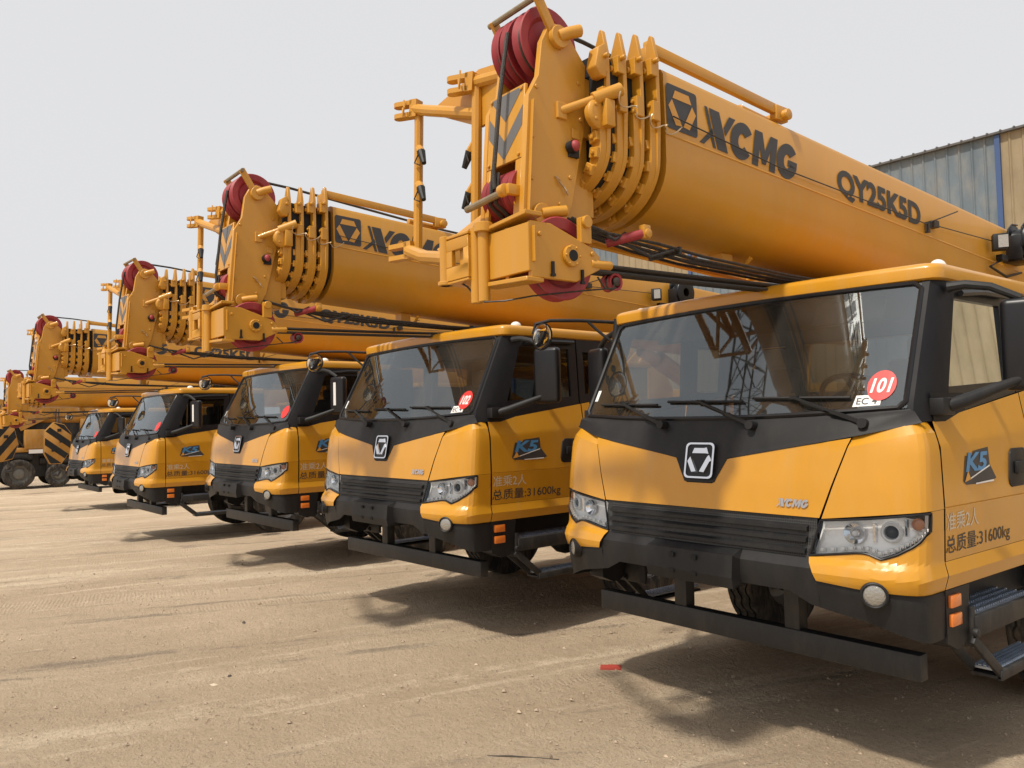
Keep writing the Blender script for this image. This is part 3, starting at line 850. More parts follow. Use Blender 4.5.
def build_boom(root):
    b = MB()
    prof = full(half(BF))
    ys = [-.66, .5, 1.5, 3, 4.5, 6, 7.6]
    b.loft([[(x, y, ZT(y) + z) for x, z in prof] for y in ys])
    for sg in (-1, 1): b.tube([(sg * (BF - .001), y, ZT(y) - .352) for y in ys], .006, 6)
    boom = b.build("boom", YELB, root, smooth=32)
    # inner sections
    s = MB()
    for y0, y1, sc in ((-1.05, -.66, .86),):
        pr = full(half(BF * sc, -.03, -.35, -.72))
        s.loft([[(x, y, ZT(y) + z) for x, z in pr] for y in (y0, y1)])
    s.build("inner_section", DBLK, boom)
    # collars with ears
    for k, (yc, hw, bt, ear) in enumerate(((-1.03, .298, -.725, .085), (-.93, .316, -.750, .10), (-.83, .334, -.775, .118), (-.73, .352, -.798, .137))):
        c = MB()
        h = [(0, ear - .14), (hw - .11, ear - .14), (hw - .07, ear - .11), (hw - .030, ear - .010), (hw - .020, ear), (hw - .008, ear - .010), (hw + .016, ear - .12), (hw + .020, -.30), (hw + .010, -.50)]
        for i in range(1, 13):
            a = PI / 2 * i / 12; h.append(((hw + .010) * math.cos(a), -.50 + (bt + .50) * math.sin(a)))
        c.loft([[(x, y, ZT(y) + z) for x, z in full(h)] for y in (yc - .013, yc + .013)])
        # U shaped lower flange
        def U(o):
            pts = [(hw + o, -.285), (hw + o, -.40)]
            for i in range(0, 13):
                a = PI / 2 * i / 12; pts.append(((hw + o) * math.cos(a), -.50 + (bt - o + .50) * math.sin(a)))
            return pts + [(-x, z) for x, z in pts[:-1]][::-1]
        uo, ui = U(.004), U(-.062); n_ = len(uo)
        vs, fs = [], []
        for y in (yc - .052, yc + .0):
            for q in (uo, ui): vs += [(x, y, ZT(yc) + z) for x, z in q]
        for i in range(n_ - 1):
            fs += [(i, i + 1, n_ + i + 1, n_ + i), (2 * n_ + i, 3 * n_ + i, 3 * n_ + i + 1, 2 * n_ + i + 1), (i, 2 * n_ + i, 2 * n_ + i + 1, i + 1), (n_ + i, n_ + i + 1, 3 * n_ + i + 1, 3 * n_ + i)]
        fs += [(0, n_, 3 * n_, 2 * n_), (n_ - 1, 2 * n_ - 1 + 2 * n_ - n_ , 4 * n_ - 1, 2 * n_ - 1)]
        c.add(vs, fs[:-1])
        for sg in (-1, 1):
            c.box((sg * (hw - .02), yc - .03, ZT(yc) + ear - .185), (.085, .05, .085))
            c.cyl((sg * (hw + .018), yc - .03, ZT(yc) + ear - .155), (sg * (hw + .05), yc - .03, ZT(yc) + ear - .155), .013, 8)
            c.cyl((sg * (hw - .02), yc - .055, ZT(yc) + ear - .20), (sg * (hw - .02), yc - .07, ZT(yc) + ear - .20), .016, 8)
            c.box((sg * (hw + .004), yc - .025, ZT(yc) - .27), (.045, .05, .10))
            for zz in (-.245, -.295): c.cyl((sg * (hw + .0), yc - .05, ZT(yc) + zz), (sg * (hw + .0), yc - .062, ZT(yc) + zz), .011, 8)
            for aa in (-12, 10, 32, 54, 76):
                a = math.radians(aa); x = (hw - .028) * math.cos(a); z = -.50 - (-bt - .528) * math.sin(a)
                R = Matrix.Rotation(-sg * (-a), 3, 'Y')
                c.box((sg * x, yc - .060, ZT(yc) + z), (.055, .022, .05), R)
                c.cyl((sg * x, yc - .068, ZT(yc) + z), (sg * x, yc - .082, ZT(yc) + z), .012, 8)
        c.build("boom_collar", YELB, boom, bevel=.003, seg=1)
    # first collar big bracket and round end cover
    c = MB(); c.px([(-1.125, 3.47), (-1.10, 3.57), (-1.055, 3.60), (-1.04, 3.52), (-1.05, 3.43), (-1.09, 3.43)], .255, .325); c.build("collar_bracket", YELB, boom, bevel=.008)
    c = MB(); c.box((.322, -1.05, 3.25), (.05, .06, .13))
    c.lathe([(0, .0), (.06, .0), (.075, -.012), (.075, -.04)], (.315, -1.085, 3.25), (1, 0, 0), 20)
    for dy, dz in ((.035, .035), (-.035, .035), (.035, -.035), (-.035, -.035)): c.cyl((.31, -1.085 + dy, 3.25 + dz), (.322, -1.085 + dy, 3.25 + dz), .01, 8)
    c.build("collar_cover", YELB, boom, bevel=.006)
    c = MB(); c.box((-.30, -1.085, 3.50), (.08, .09, .16))
    c.build("collar_bracket", YELB, boom, bevel=.008)
    # spring clip wires
    w = MB(); pts = []
    for i in range(97):
        q = i / 96; y = -1.04 + .44 * q; a = q * 2 * PI * 4
        pts.append((.392 + .012 * math.cos(a), y - .028 * math.sin(a * 1.0), 3.315 - .085 * q - .02 * math.sin(q * PI) + .024 * math.cos(a * 1.0 + .6) * (1 if math.cos(a / 2) > -.4 else .3)))
    w.tube(pts, .0038, 5); w.build("spring_wire", STEELL, boom)
    # ---- head
    hd = MB()
    plate = [(-1.36, 3.57), (-1.315, 3.655), (-1.265, 3.68), (-1.205, 3.665), (-1.075, 3.52), (-1.095, 3.19), (-1.19, 2.80), (-1.245, 2.70), (-1.50, 2.675), (-1.492, 2.80), (-1.45, 3.29), (-1.385, 3.40)]
    hd.px(plate, .172, .205); hd.px(plate, -.130, -.100)
    fy = lambda z: -1.492 + (z - 2.80) / (3.29 - 2.80) * .042
    def fplate(x0, x1, z0, z1, t=.02, o=.004):
        vs = [(x, fy(z) + d, z) for x in (x0, x1) for z in (z0, z1) for d in (o, o + t)]
        hd.add(vs, [(0, 1, 3, 2), (4, 6, 7, 5), (0, 4, 5, 1), (2, 3, 7, 6), (0, 2, 6, 4), (1, 5, 7, 3)])
    fplate(-.100, .172, 3.0, 3.36); fplate(-.100, -.070, 2.72, 2.998); fplate(.125, .172, 2.72, 2.998); fplate(-.100, .172, 2.685, 2.718)
    hd.box2((-.100, -1.30, 2.69), (.172, -1.05, 3.40)); hd.box2((-.13, -1.10, 3.16), (.20, -.98, 3.46)); hd.box2((-.16, -1.14, 2.78), (.16, -1.0, 3.2))
    for s, e in ((1, .205), (-1, .13)):
        hd.beam((s * e, -1.26, 3.59), (s * e, -1.388, 3.79), .022, .05)
        hd.tube([(s * e, -1.262, 3.608), (s * (e + .03), -1.262, 3.608)], .055, 16)
        hd.tube([(s * (e + .015), -1.262, 3.612), (s * (e + .045), -1.215, 3.632), (s * (e + .065), -1.165, 3.648)], .030, 12)
        hd.tube([(s * e, -1.39, 2.73), (s * (e + .02), -1.39, 2.73)], .055, 16)
        hd.tube([(s * (e + .01), -1.39, 2.735), (s * (e + .04), -1.34, 2.745), (s * (e + .062), -1.285, 2.752)], .027, 12)
    hd.cyl((-.14, -1.262, 3.604), (.215, -1.262, 3.604), .035, 14)
    hd.tube([(.205, -1.25, 3.255), (.30, -1.10, 3.32)], .022, 10); hd.tube([(.29, -1.115, 3.315), (.36, -.99, 3.372)], .034, 12)
    hd.box((.21, -1.25, 3.255), (.02, .06, .08))
    for y, z in ((-1.40, 3.34), (-1.43, 3.10), (-1.13, 3.42), (-1.12, 3.24), (-1.20, 2.94), (-1.44, 2.90), (-1.27, 2.80)): hd.cyl((.204, y, z), (.212, y, z), .012, 6)
    for u_, z in ((-.08, 3.02), (.15, 3.02), (-.08, 3.34), (.15, 3.34)): hd.cyl((u_, fy(z) + .004, z), (u_, fy(z) - .006, z), .010, 6)
    hd.beam((.207, -1.472, 2.72), (.207, -1.43, 3.27), .006, .03, (1, 0, 0))
    hd.box((.2, -1.16, 3.16), (.03, .05, .05)); hd.box((.04, -1.46, 2.705), (.20, .05, .03))
    head = hd.build("boom_head", YELB, boom, bevel=.004, seg=1)
    g = MB(); g.cyl((-.16, -1.387, 3.775), (.235, -1.387, 3.775), .015, 10); g.build("guard_rod", STEEL, boom)
    g = MB(); g.cyl((-.17, -1.545, 2.815), (.13, -1.545, 2.835), .017, 10); g.build("guard_rod", STEEL, boom)
    g = MB(); g.cyl((.115, -1.555, 2.836), (.155, -1.555, 2.838), .03, 12); g.box((.16, -1.51, 2.84), (.03, .09, .05)); g.build("rod_bracket", YELB, boom, bevel=.005)
    for x in (.115, .015, -.055):
        s = MB(); sheave(s, (x, -1.262, 3.604), (1, 0, 0), .182, .07 if x > .1 else .055); s.build("sheave", [RED, HUBD], boom, smooth=30)
    s = MB()
    for i in range(6): sheave(s, (-.075 + .040 * i, -1.40, 2.86), (1, 0, 0), .115, .034, .03)
    s.build("rope_drum", [RED, HUBD], boom, smooth=30)
    # chevrons on the front plate
    d = MB()
    def fp(u, v): z = 3.03 + .325 * v; return (-.098 + .268 * u, fy(z) + .0025, z)
    d.add([fp(*q) for q in ((.03, .98), (.97, .98), (.50, .55))], [(0, 1, 2)])
    d.add([fp(*q) for q in ((.02, .70), (.50, .25), (.50, -.03), (.02, .40))], [(0, 1, 2, 3)])
    d.add([fp(*q) for q in ((.50, .25), (.98, .70), (.98, .40), (.50, -.03))], [(0, 1, 2, 3)])
    d.build("chevron", DECG, boom, smooth=0)
    r = MB(); r.tube([(.055, -1.445, 3.64), (.055, -1.47, 3.5), (.05, -1.50, 3.3), (.04, -1.535, 2.95), (.04, -1.53, 2.87)], .011, 8)
    r.tube([(.02, -1.20, 3.775), (.02, -.9, 3.76), (.02, -.3, 3.70), (.05, .6, 3.60), (.05, 4, 3.40)], .011, 6)
    r.tube([(.0, -1.51, 2.95), (.0, -1.53, 2.80), (.0, -1.44, 2.74)], .010, 6); r.tube([(.045, -1.51, 2.95), (.045, -1.53, 2.80), (.045, -1.44, 2.74)], .010, 6)
    r.build("hoist_rope", ROPE, boom)
    r = MB(); r.tube([(.21, -1.30, 2.93), (.218, -1.28, 2.915), (.214, -1.27, 2.90), (.222, -1.285, 2.905), (.215, -1.25, 2.885), (.222, -1.24, 2.865), (.216, -1.225, 2.85)], .005, 5); r.build('clip_pin', STEELL, boom)
    # red end lamp
    l = MB(); l.cyl((.205, -1.196, 3.084), (.238, -1.192, 3.088), .032, 14); l.box((.212, -1.18, 3.065), (.02, .06, .05))
    l.cur = 1; l.sphere((.238, -1.192, 3.088), .025, 12, (1, 1, 1.15))
    l.build("end_lamp", [BLKP, RED], boom)
    # ---- lower link box with sheave
    k = MB()
    pl = [(-1.57, 2.655), (-1.45, 2.655), (-1.20, 2.575), (-1.145, 2.535), (-1.15, 2.475), (-1.30, 2.405), (-1.57, 2.405)]
    k.px(pl, .318, .342); k.px(pl, .155, .178)
    k.box2((.02, -1.585, 2.43), (.342, -1.565, 2.645))
    k.add([(.0, -1.60, 2.655), (.345, -1.60, 2.68), (.345, -1.50, 2.68), (.0, -1.50, 2.66), (.0, -1.60, 2.672), (.345, -1.60, 2.70), (.345, -1.50, 2.70), (.0, -1.50, 2.68)], [(0, 1, 2, 3), (7, 6, 5, 4), (0, 4, 5, 1), (1, 5, 6, 2), (2, 6, 7, 3), (3, 7, 4, 0)])
    k.add([(.0, -1.60, 2.40), (.345, -1.60, 2.385), (.345, -1.50, 2.385), (.0, -1.50, 2.40), (.0, -1.60, 2.42), (.345, -1.60, 2.405), (.345, -1.50, 2.405), (.0, -1.50, 2.42)], [(0, 1, 2, 3), (7, 6, 5, 4), (0, 4, 5, 1), (1, 5, 6, 2), (2, 6, 7, 3), (3, 7, 4, 0)])
    k.box2((-.03, -1.58, 2.44), (.06, -1.44, 2.64))
    for x in (.035, -.025): k.cyl((x, -1.60, 2.33), (x, -1.60, 2.69), .028, 12)
    k.cyl((.035, -1.60, 2.655), (.035, -1.60, 2.70), .045, 12)
    k.cyl((-.235, -1.635, 2.44), (-.235, -1.635, 2.68), .027, 12); k.cyl((-.235, -1.635, 2.44), (-.235, -1.635, 2.46), .038, 12)
    k.box2((-.235, -1.645, 2.60), (-.03, -1.620, 2.655)); k.box2((-.235, -1.645, 2.455), (-.03, -1.620, 2.52)); k.box2((-.215, -1.645, 2.52), (-.165, -1.62, 2.60)); k.box2((-.07, -1.645, 2.52), (-.03, -1.62, 2.60))
    k.box2((-.23, -1.645, 2.66), (-.03, -1.52, 2.675)); k.box2((-.23, -1.645, 2.44), (-.03, -1.52, 2.452)); k.box2((-.14, -1.615, 2.452), (-.05, -1.54, 2.66))
    k.tube([(.342, -1.335, 2.52), (.36, -1.335, 2.52)], .05, 18)
    k.box((.33, -1.235, 2.65), (.03, .07, .12)); k.cyl((.31, -1.235, 2.69), (.36, -1.235, 2.69), .03, 12)
    k.cyl((.33, -1.20, 2.50), (.345, -1.08, 2.50), .022, 8)
    k.box2((-.05, -1.50, 2.62), (.20, -1.30, 2.70))
    for a_ in range(6): k.cyl((.345, -1.335 + .042 * math.cos(a_ * 1.047), 2.52 + .042 * math.sin(a_ * 1.047)), (.366, -1.335 + .042 * math.cos(a_ * 1.047), 2.52 + .042 * math.sin(a_ * 1.047)), .007, 6)
    k.beam((.344, -1.56, 2.47), (.344, -1.56, 2.63), .006, .03, (1, 0, 0)); k.cyl((.342, -1.52, 2.60), (.352, -1.52, 2.60), .012, 6); k.cyl((.342, -1.20, 2.545), (.352, -1.20, 2.545), .012, 6)
    lk = k.build("link_box", YELB, boom, bevel=.004, seg=1)
    for y_, z_ in ((-1.45, 2.45), (-1.27, 2.43)):
        k = MB(); k.box((.348, y_, z_ + .005), (.012, .012, .055)); k.box((.3485, y_, z_ - .028), (.014, .022, .012)); k.build("clip", BLKP, boom)
    k = MB(); k.tube([(.02, -1.61, 2.35), (.06, -1.62, 2.325), (.16, -1.58, 2.32), (.26, -1.50, 2.335), (.33, -1.25, 2.37), (.25, -.95, 2.42)], .004, 5); k.tube([(-.03, -1.60, 2.36), (-.10, -1.60, 2.42), (-.16, -1.60, 2.45)], .005, 5); k.build("tether_wire", HOSE, boom)
    k = MB(); sheave(k, (.247, -1.335, 2.52), (1, 0, 0), .195, .075); k.build("sheave", [RED, HUBD], boom, smooth=30)
    k = MB(); k.cyl((.358, -1.335, 2.52), (.364, -1.335, 2.52), .026, 14); k.build("axle_hole", DBLK, boom)
    k = MB(); sheave(k, (.20, -.93, 2.455), (1, 0, 0), .045, .07, .02); k.build("roller", [RED, HUBD], boom, smooth=30)
    k = MB(); k.cyl((.17, -.93, 2.66), (.30, -.80, 2.70), .024, 12); k.build("roller", [RED, HUBD], boom, smooth=30)
    k = MB(); k.box((.30, -.785, 2.71), (.04, .05, .07)); k.cyl((.30, -.785, 2.70), (.332, -.785, 2.70), .024, 12); k.build("roller_bracket", YELB, boom, bevel=.005)
    # ---- jib mounting frame on the far side of the head
    j = MB()
    def fork(p, d):
        p = Vector(p); d = Vector(d).normalized()
        for s in (-1, 1):
            a = p + Vector((0, 0, s * .034)); j.beam(a, a + d * .12, .06, .026); j.cyl(a + d * .12 + Vector((0, 0, -.013)), a + d * .12 + Vector((0, 0, .013)), .030, 12)
        j.beam(p - d * .03, p + d * .02, .06, .10)
    j.tube([(-.92, -1.365, 3.60), (-.80, -1.36, 3.555), (-.345, -1.33, 3.40)], .032, 10)
    fork((-.92, -1.365, 3.60), (-1, -.35, 0.1)); fork((-.37, -1.36, 3.565), (-1, -.35, .1)); fork((-.95, -1.40, 2.77), (-1, -.35, -.02))
    j.tube([(-.345, -1.34, 3.565), (-.11, -1.30, 3.54)], .034, 10)
    j.py([(-.84, 3.56), (-.345, 3.64), (-.11, 3.60), (-.11, 3.34), (-.345, 3.33)], -1.325, -1.305)
    j.tube([(-.90, -1.35, 3.60), (-.925, -1.36, 2.78)], .026, 10); j.tube([(-.345, -1.335, 3.60), (-.355, -1.36, 2.70)], .028, 10)
    j.tube([(-.95, -1.40, 2.77), (-.60, -1.52, 2.66), (-.24, -1.61, 2.58)], .036, 10); j.tube([(-.36, -1.58, 2.63), (-.20, -1.36, 2.84)], .026, 10)
    j.box((-.355, -1.36, 2.72), (.10, .09, .07))
    for x, y, z, sg in ((-.913, -1.352, 3.38, 1), (-.918, -1.355, 3.17, 1), (-.35, -1.345, 3.25, -1), (-.353, -1.35, 3.03, -1)):
        j.tube([(x, y, z), (x + sg * .05, y - .01, z - .05)], .024, 8)
    for fx, fz in ((-1.05, 3.63), (-.48, 3.60)): j.tube([(fx + .10, -1.42, fz + .02), (fx + .115, -1.43, fz - .03), (fx + .10, -1.43, fz - .075), (fx + .085, -1.42, fz - .02)], .006, 5)
    jf = j.build("jib_frame", YELB, boom, bevel=0)
    for x, y, z, sg in ((-.913, -1.352, 3.38, 1), (-.918, -1.355, 3.17, 1), (-.35, -1.345, 3.25, -1), (-.353, -1.35, 3.03, -1)):
        q = MB(); q.tube([(x + sg * .045, y - .01, z - .045), (x + sg * .09, y - .02, z - .125)], [.026, .014], 10)
        q.tube([(x + sg * .05, y - .03, z - .06), (x + sg * .02, y - .04, z - .11), (x + sg * .06, y - .03, z - .13)], .004, 5)
        q.build("peg_cap", BLKP, boom)
    # ---- hoses and ropes under the boom
    hs_ = MB()
    for i in range(6):
        x = .17 + .028 * (i % 3); dz = .030 * (i // 3)
        hs_.tube([(x, -1.16, 2.495 + dz), (x, -.6, 2.505 + dz), (x - .02, .3, 2.53 + dz), (x - .08, 1.6, 2.58 + dz), (x - .1, 4, 2.62 + dz)], .010, 6)
    hs_.build("hoist_line", ROPE, boom)
    hs_ = MB()
    for i in range(5):
        x = .03 + .045 * i; k_ = math.sin(i * 2.1) * .012
        hs_.tube([(x, -1.2, 2.775 - .008 * i), (x + .02, -.98, 2.725 - .008 * i), (x + .03, -.62, 2.672 + k_), (x + .03, -.25, 2.645 + k_), (x + .01, .6, 2.632 + k_ * .5), (x, 1.8, 2.64), (x - .1, 4, 2.66)], .0085 + .002 * (i % 2), 6)
    hs_.tube([(.22, -.93, 2.45), (.28, -1.0, 2.405), (.32, -1.10, 2.395), (.335, -1.16, 2.44)], .005, 5)
    hs_.tube([(.20, -.9, 2.68), (.26, -.7, 2.60), (.24, -.5, 2.66)], .009, 6); hs_.tube([(.16, -1.05, 2.74), (.25, -.95, 2.66), (.20, -.82, 2.72)], .009, 6)
    hs_.box((.14, -.45, 2.665), (.22, .02, .04))
    hs_.build("hose_bundle", HOSE, boom)
    # ---- lattice jib stowed beyond the boom
    lj = MB()
    A = [(-.46, 2.85), (-.78, 2.85), (-.46, 3.12), (-.78, 3.12)]
    for x, z in A: lj.tube([(x, -.25, z + .10), (x, 5.2, z - .22)], .03, 8)
    n = 9
    for (xa, za), (xb, zb) in ((A[0], A[1]), (A[0], A[2]), (A[2], A[3]), (A[1], A[3])):
        for i in range(n):
            y0 = -.25 + 5.45 * i / n; y1 = -.25 + 5.45 * (i + 1) / n
            d0, d1 = .10 - .32 * i / n, .10 - .32 * (i + 1) / n
            p, q = ((xa, y0, za + d0), (xb, y1, zb + d1)) if i % 2 else ((xb, y0, zb + d0), (xa, y1, za + d1))
            lj.tube([p, q], .018, 6)
            lj.tube([(xa, y0, za + d0), (xb, y0, zb + d0)], .016, 6)
    for y in (.2, 1.3): lj.box((-.33, y, ZT(y) - .68), (.26, .05, .04)); lj.box((.02, y, ZT(y) - .82), (.10, .10, .08)); lj.tube([(.02, y, ZT(y) - .85), (.14, y + .05, ZT(y) - .875), (.20, y + .05, ZT(y) - .82)], .014, 6)
    lj.build("lattice_jib", YELB, boom)
    # ---- top rail
    t = MB(); t.beam((.30, -.74, 3.675), (.30, .40, 3.605), .035, .06); t.box((.30, .44, 3.585), (.05, .12, .09)); t.cyl((.22, .15, 3.575), (.22, .46, 3.555), .032, 10); t.cyl((.18, .46, 3.575), (.36, .46, 3.575), .035, 10)
    t.box((.26, -.72, 3.62), (.10, .05, .11))
    t.build("top_rail", YELB, boom, bevel=.006)
    # ---- markings on both flanks
    for sg in (1, -1):
        def bf(y, z, o=.002): return (sg * (BF + o), y, z)
        fl = (lambda y0, y1, u: y0 + (y1 - y0) * u) if sg > 0 else (lambda y0, y1, u: y1 + (y0 - y1) * u)
        q = MB(); rr = []
        for cx, cy, a0 in ((.93, .93, 0), (.07, .93, 90), (.07, .07, 180), (.93, .07, 270)):
            for a in (0, 45, 90): rr.append((cx + .07 * math.cos(math.radians(a0 + a)), cy + .07 * math.sin(math.radians(a0 + a))))
        lg = lambda u, v, o: bf(fl(-.648, -.404, u), (3.262 + .235 * v) - SL * .8 * .244 * (u if sg > 0 else 1 - u), o)
        q.add([lg(u, v, .002) for u, v in rr], [tuple(range(len(rr)))])
        q.cur = 1
        for e_ in emblem(.45, .5, .5, .82): q.add([lg(u, v, .004) for u, v in e_], [(0, 1, 2, 3)])
        q.build("logo", [DEC, DECY], boom, smooth=0)
        V, F = wordmark(); q = MB()
        def wmap(u, v):
            y = fl(-.385, .505, u) + (.045 if sg > 0 else -.045) * v
            return bf(y, 3.236 - .073 * (y + .385) + .212 * v)
        q.add([wmap(u, v) for u, v in V], F)
        q.build("wordmark", DEC, boom, smooth=0)
        vs, fs = letters("QY25K5D", .042); q = MB()
        def tmap(u, v):
            y = fl(.99, 2.12, u); return bf(y, 3.155 - .062 * (y - .99) + .195 * v)
        q.add([tmap(u, v) for u, v in vs], fs)
        q.build("lettering", DEC, boom, smooth=0)
    # ---- thin wire along the flank, bracket, work lamp and hose reel
    w = MB(); w.tube([boomface(-.62, -.26, .02), boomface(.3, -.30, .018), boomface(2.2, -.28, .025)], .004, 5); w.tube([boomface(2.2, -.26, .03), boomface(2.62, -.10, .05)], .005, 5); w.tube([boomface(2.25, -.27, .03), boomface(3.3, -.20, .03)], .004, 5)
    w.box(boomface(2.28, -.26, .02), (.05, .07, .05)); w.box(boomface(2.18, -.30, .02), (.03, .02, .08))
    w.build("flank_wire", HOSE, boom)
    w = MB(); w.box((.43, 3.30, 3.13), (.10, .10, .13), Matrix.Rotation(.5, 3, 'Z')); w.box((.40, 3.42, 3.02), (.05, .12, .05)); w.tube([(.40, 3.40, 3.0), (.39, 3.2, 2.93), (.38, 3.55, 2.88), (.37, 3.9, 2.95)], .012, 6)
    lamp = w.build("work_lamp", BLKP, boom, bevel=.012)
    w = MB(); R = Matrix.Rotation(.5, 3, 'Z'); w.box(Vector((.43, 3.30, 3.13)) + R @ Vector((.02, -.052, 0)), (.07, .006, .10), R); w.build("lens", WLENS, lamp)
    w = MB(); w.lathe([(.05, .07), (.15, .07), (.155, .05), (.11, .045), (.11, -.045), (.155, -.05), (.15, -.07), (.05, -.07)], (.45, 3.72, 3.18), (1, 0, 0), 28)
    w.box((.42, 3.72, 3.03), (.16, .30, .05)); w.box((.44, 3.60, 3.12), (.12, .08, .2))
    w.tube([(.40, 3.56, 3.12), (.40, 3.58, 3.28), (.40, 3.66, 3.33), (.40, 3.78, 3.34)], .008, 6); w.tube([(.50, 3.56, 3.12), (.50, 3.58, 3.28), (.50, 3.66, 3.33), (.50, 3.78, 3.34)], .008, 6)
    w.build("hose_reel", BLKG, boom, bevel=.006)
    return boom

# ------------------------------------------------------------------ carrier behind the cab
def wheel(mb, c, sg, r=.535, w=.29):
    """tyre; sg = direction of the outer face along x"""
    h = w / 2
    prof = [(r * .56, h * .72), (r * .60, h * .86), (r * .72, h), (r * .86, h * .98), (r * .955, h * .90), (r, h * .78)]
    g = []
    for a, b in ((.78, .50), (.42, .10), (.02, -.02), (-.10, -.42), (-.50, -.78)):
        pass
    ribs = [(.80, .56), (.44, .10), (-.10, -.44), (-.56, -.80)]
    tread = []
    for a, b in ribs:
        tread += [(r, h * a), (r, h * b), (r - .016, h * (b - .01)), (r - .016, h * (b - .11))]
    tread = tread[:-2]
    prof = prof[:-1] + tread + [(q, -y) for q, y in prof[:-1]][::-1]
    n0, n1 = 5, 5 + len(tread)
    N = 96
    wob = lambda i, k: (.010 * (1 if k % 4 in (0, 1) else -1)) if n0 < i < n1 - 1 else 0
    mb.lathe(prof, c, (sg, 0, 0), N, wob)
def rim(mb, c, sg, r=.535, w=.29):
    h = w / 2
    mb.lathe([(r * .58, h * .80), (r * .55, h * .62), (r * .50, h * .30), (r * .46, h * .16), (r * .36, h * .10), (r * .34, h * .55), (r * .26, h * .72), (.0, h * .74)], c, (sg, 0, 0), 36)
    mb.lathe([(r * .58, -h * .80), (r * .52, -h * .5), (r * .46, -h * .1), (.0, -h * .1)], c, (sg, 0, 0), 36)
    for k in range(10):
        a = 2 * PI * k / 10; p = Vector(c) + Vector((sg * h * .12, .205 * math.cos(a), .205 * math.sin(a)))
        mb.cyl(p, p + Vector((sg * .03, 0, 0)), .016, 8)

def build_carrier(root):
    zg = .54 - OFFZ
    for y in (2.25, 6.60, 7.95):
        for sg in (-1, 1):
            spec = [(sg * 1.05, .535)] if y < 3 else [(sg * 1.06, .535)]
            mb = MB(); wheel(mb, (sg * 1.05, y, zg), sg)
            if y > 3: wheel(mb, (sg * .73, y, zg), sg)
            wh = mb.build("wheel", RUB, root, smooth=30)
            q = MB(); rim(q, (sg * 1.05, y, zg), sg)
            q.build("rim", HUBM, wh, smooth=30)
    c = MB()
    for s in (-1, 1): c.box2((s * .36, .30, .74), (s * .46, 10.2, 1.04))
    for y in (2.25, 6.6, 7.95):
        c.cyl((-.9, y, zg), (.9, y, zg), .075, 10); c.sphere((0, y, zg), .20, 12)
        for s in (-1, 1): c.box((s * .55, y, zg + .16), (.09, .95, .07))
        for s in (-1, 1): c.lathe([(.0, .05), (.17, .05), (.19, .02), (.19, -.08)], (s * .88, y, zg), (-s, 0, 0), 18)
    for s in (-1, 1): c.tube([(s * .62, 1.6, .62), (s * .8, 2.0, .55), (s * .86, 2.3, .52)], .03, 8)
    c.box2((-.9, 1.98, 1.09), (.9, 3.2, 1.14)); c.box((0, 1.1, .98), (.8, 1.4, .2))
    c.box2((-.5, 3.3, .75), (.5, 6.0, 1.1)); c.cyl((-.9, 4.6, .72), (-.9, 5.6, .72), .26, 20); c.box2((.62, 4.3, .48), (1.15, 5.7, .98))
    for s in (-1, 1):
        c.grid([[(s * x, 2.25 + .66 * math.cos(a), zg + .68 * math.sin(a)) for x in (.85, 1.24)] for a in lin(.12, PI - .35, 12)])
        c.grid([[(s * x, y, z) for x in (.60, 1.24)] for y, z in ((5.85, .75), (6.0, 1.14), (8.6, 1.14), (8.75, .75))])
    c.build("chassis", CHAS, root, smooth=30)
    d = MB()
    d.box2((-1.24, 3.0, 1.145), (1.24, 10.3, 1.20)); d.box2((-1.245, 3.05, .72), (1.245, 3.55, 1.14)); d.box2((-1.245, 9.2, .72), (1.245, 9.75, 1.14))
    d.box2((.75, 3.6, 1.2), (1.22, 4.2, 1.45)); d.box2((-1.22, 3.6, 1.2), (-.75, 4.6, 1.5))
    d.build("deck", YEL, root, bevel=.01)
    for y in (3.3, 9.48):
        for s in (-1, 1):
            q = MB(); q.cyl((s * 1.16, y, .50), (s * 1.16, y, 1.16), .07, 12); q.cyl((s * 1.16, y, .42), (s * 1.16, y, .50), .16, 16); q.build("outrigger", YEL, root)
    t = MB(); t.cyl((0, 6.2, 1.2), (0, 6.2, 1.42), .62, 28); t.box2((-.6, 5.2, 1.42), (.6, 8.7, 1.62))
    for s in (-1, 1): t.px([(5.6, 1.62), (8.4, 1.62), (8.4, 2.3), (7.9, 3.0), (7.4, 3.0)], s * .42, s * .46)
    t.cyl((-.5, 7.5, 2.78), (.5, 7.5, 2.78), .09, 14)
    t.cyl((0, 5.5, 1.75), (0, 3.9, 2.45), .11, 14); t.cyl((0, 4.6, 2.14), (0, 3.6, 2.55), .075, 14)
    t.build("turntable", YEL, root, bevel=.008)
    w = MB(); w.cyl((-.38, 8.1, 2.0), (.38, 8.1, 2.0), .22, 20); w.build("winch", CHAS, root)
    w = MB(); w.box2((-1.18, 8.75, 1.5), (1.18, 9.4, 2.3)); w.build("counterweight", YEL, root, bevel=.03)
    o = MB()
    o.box2((.52, 5.2, 1.25), (1.2, 6.9, 1.60)); o.box2((.52, 5.2, 2.62), (1.2, 6.9, 2.70)); o.box2((.52, 6.8, 1.6), (1.2, 6.88, 2.62)); o.box2((.52, 5.3, 1.6), (.55, 6.8, 2.62))
    for x in (.52, 1.16): o.beam((x + .02, 5.25, 1.6), (x + .02, 5.45, 2.62), .04, .05)
    oc = o.build("operator_cab", YEL, root, bevel=.01)
    g = MB(); g.add([(.56, 5.25, 1.6), (1.16, 5.25, 1.6), (1.16, 5.45, 2.62), (.56, 5.45, 2.62)], [(0, 1, 2, 3)]); g.add([(1.18, 5.3, 1.6), (1.18, 6.8, 1.6), (1.18, 6.8, 2.62), (1.18, 5.48, 2.62)], [(0, 1, 2, 3)])
    g.build("window", GLSS, oc, smooth=0)

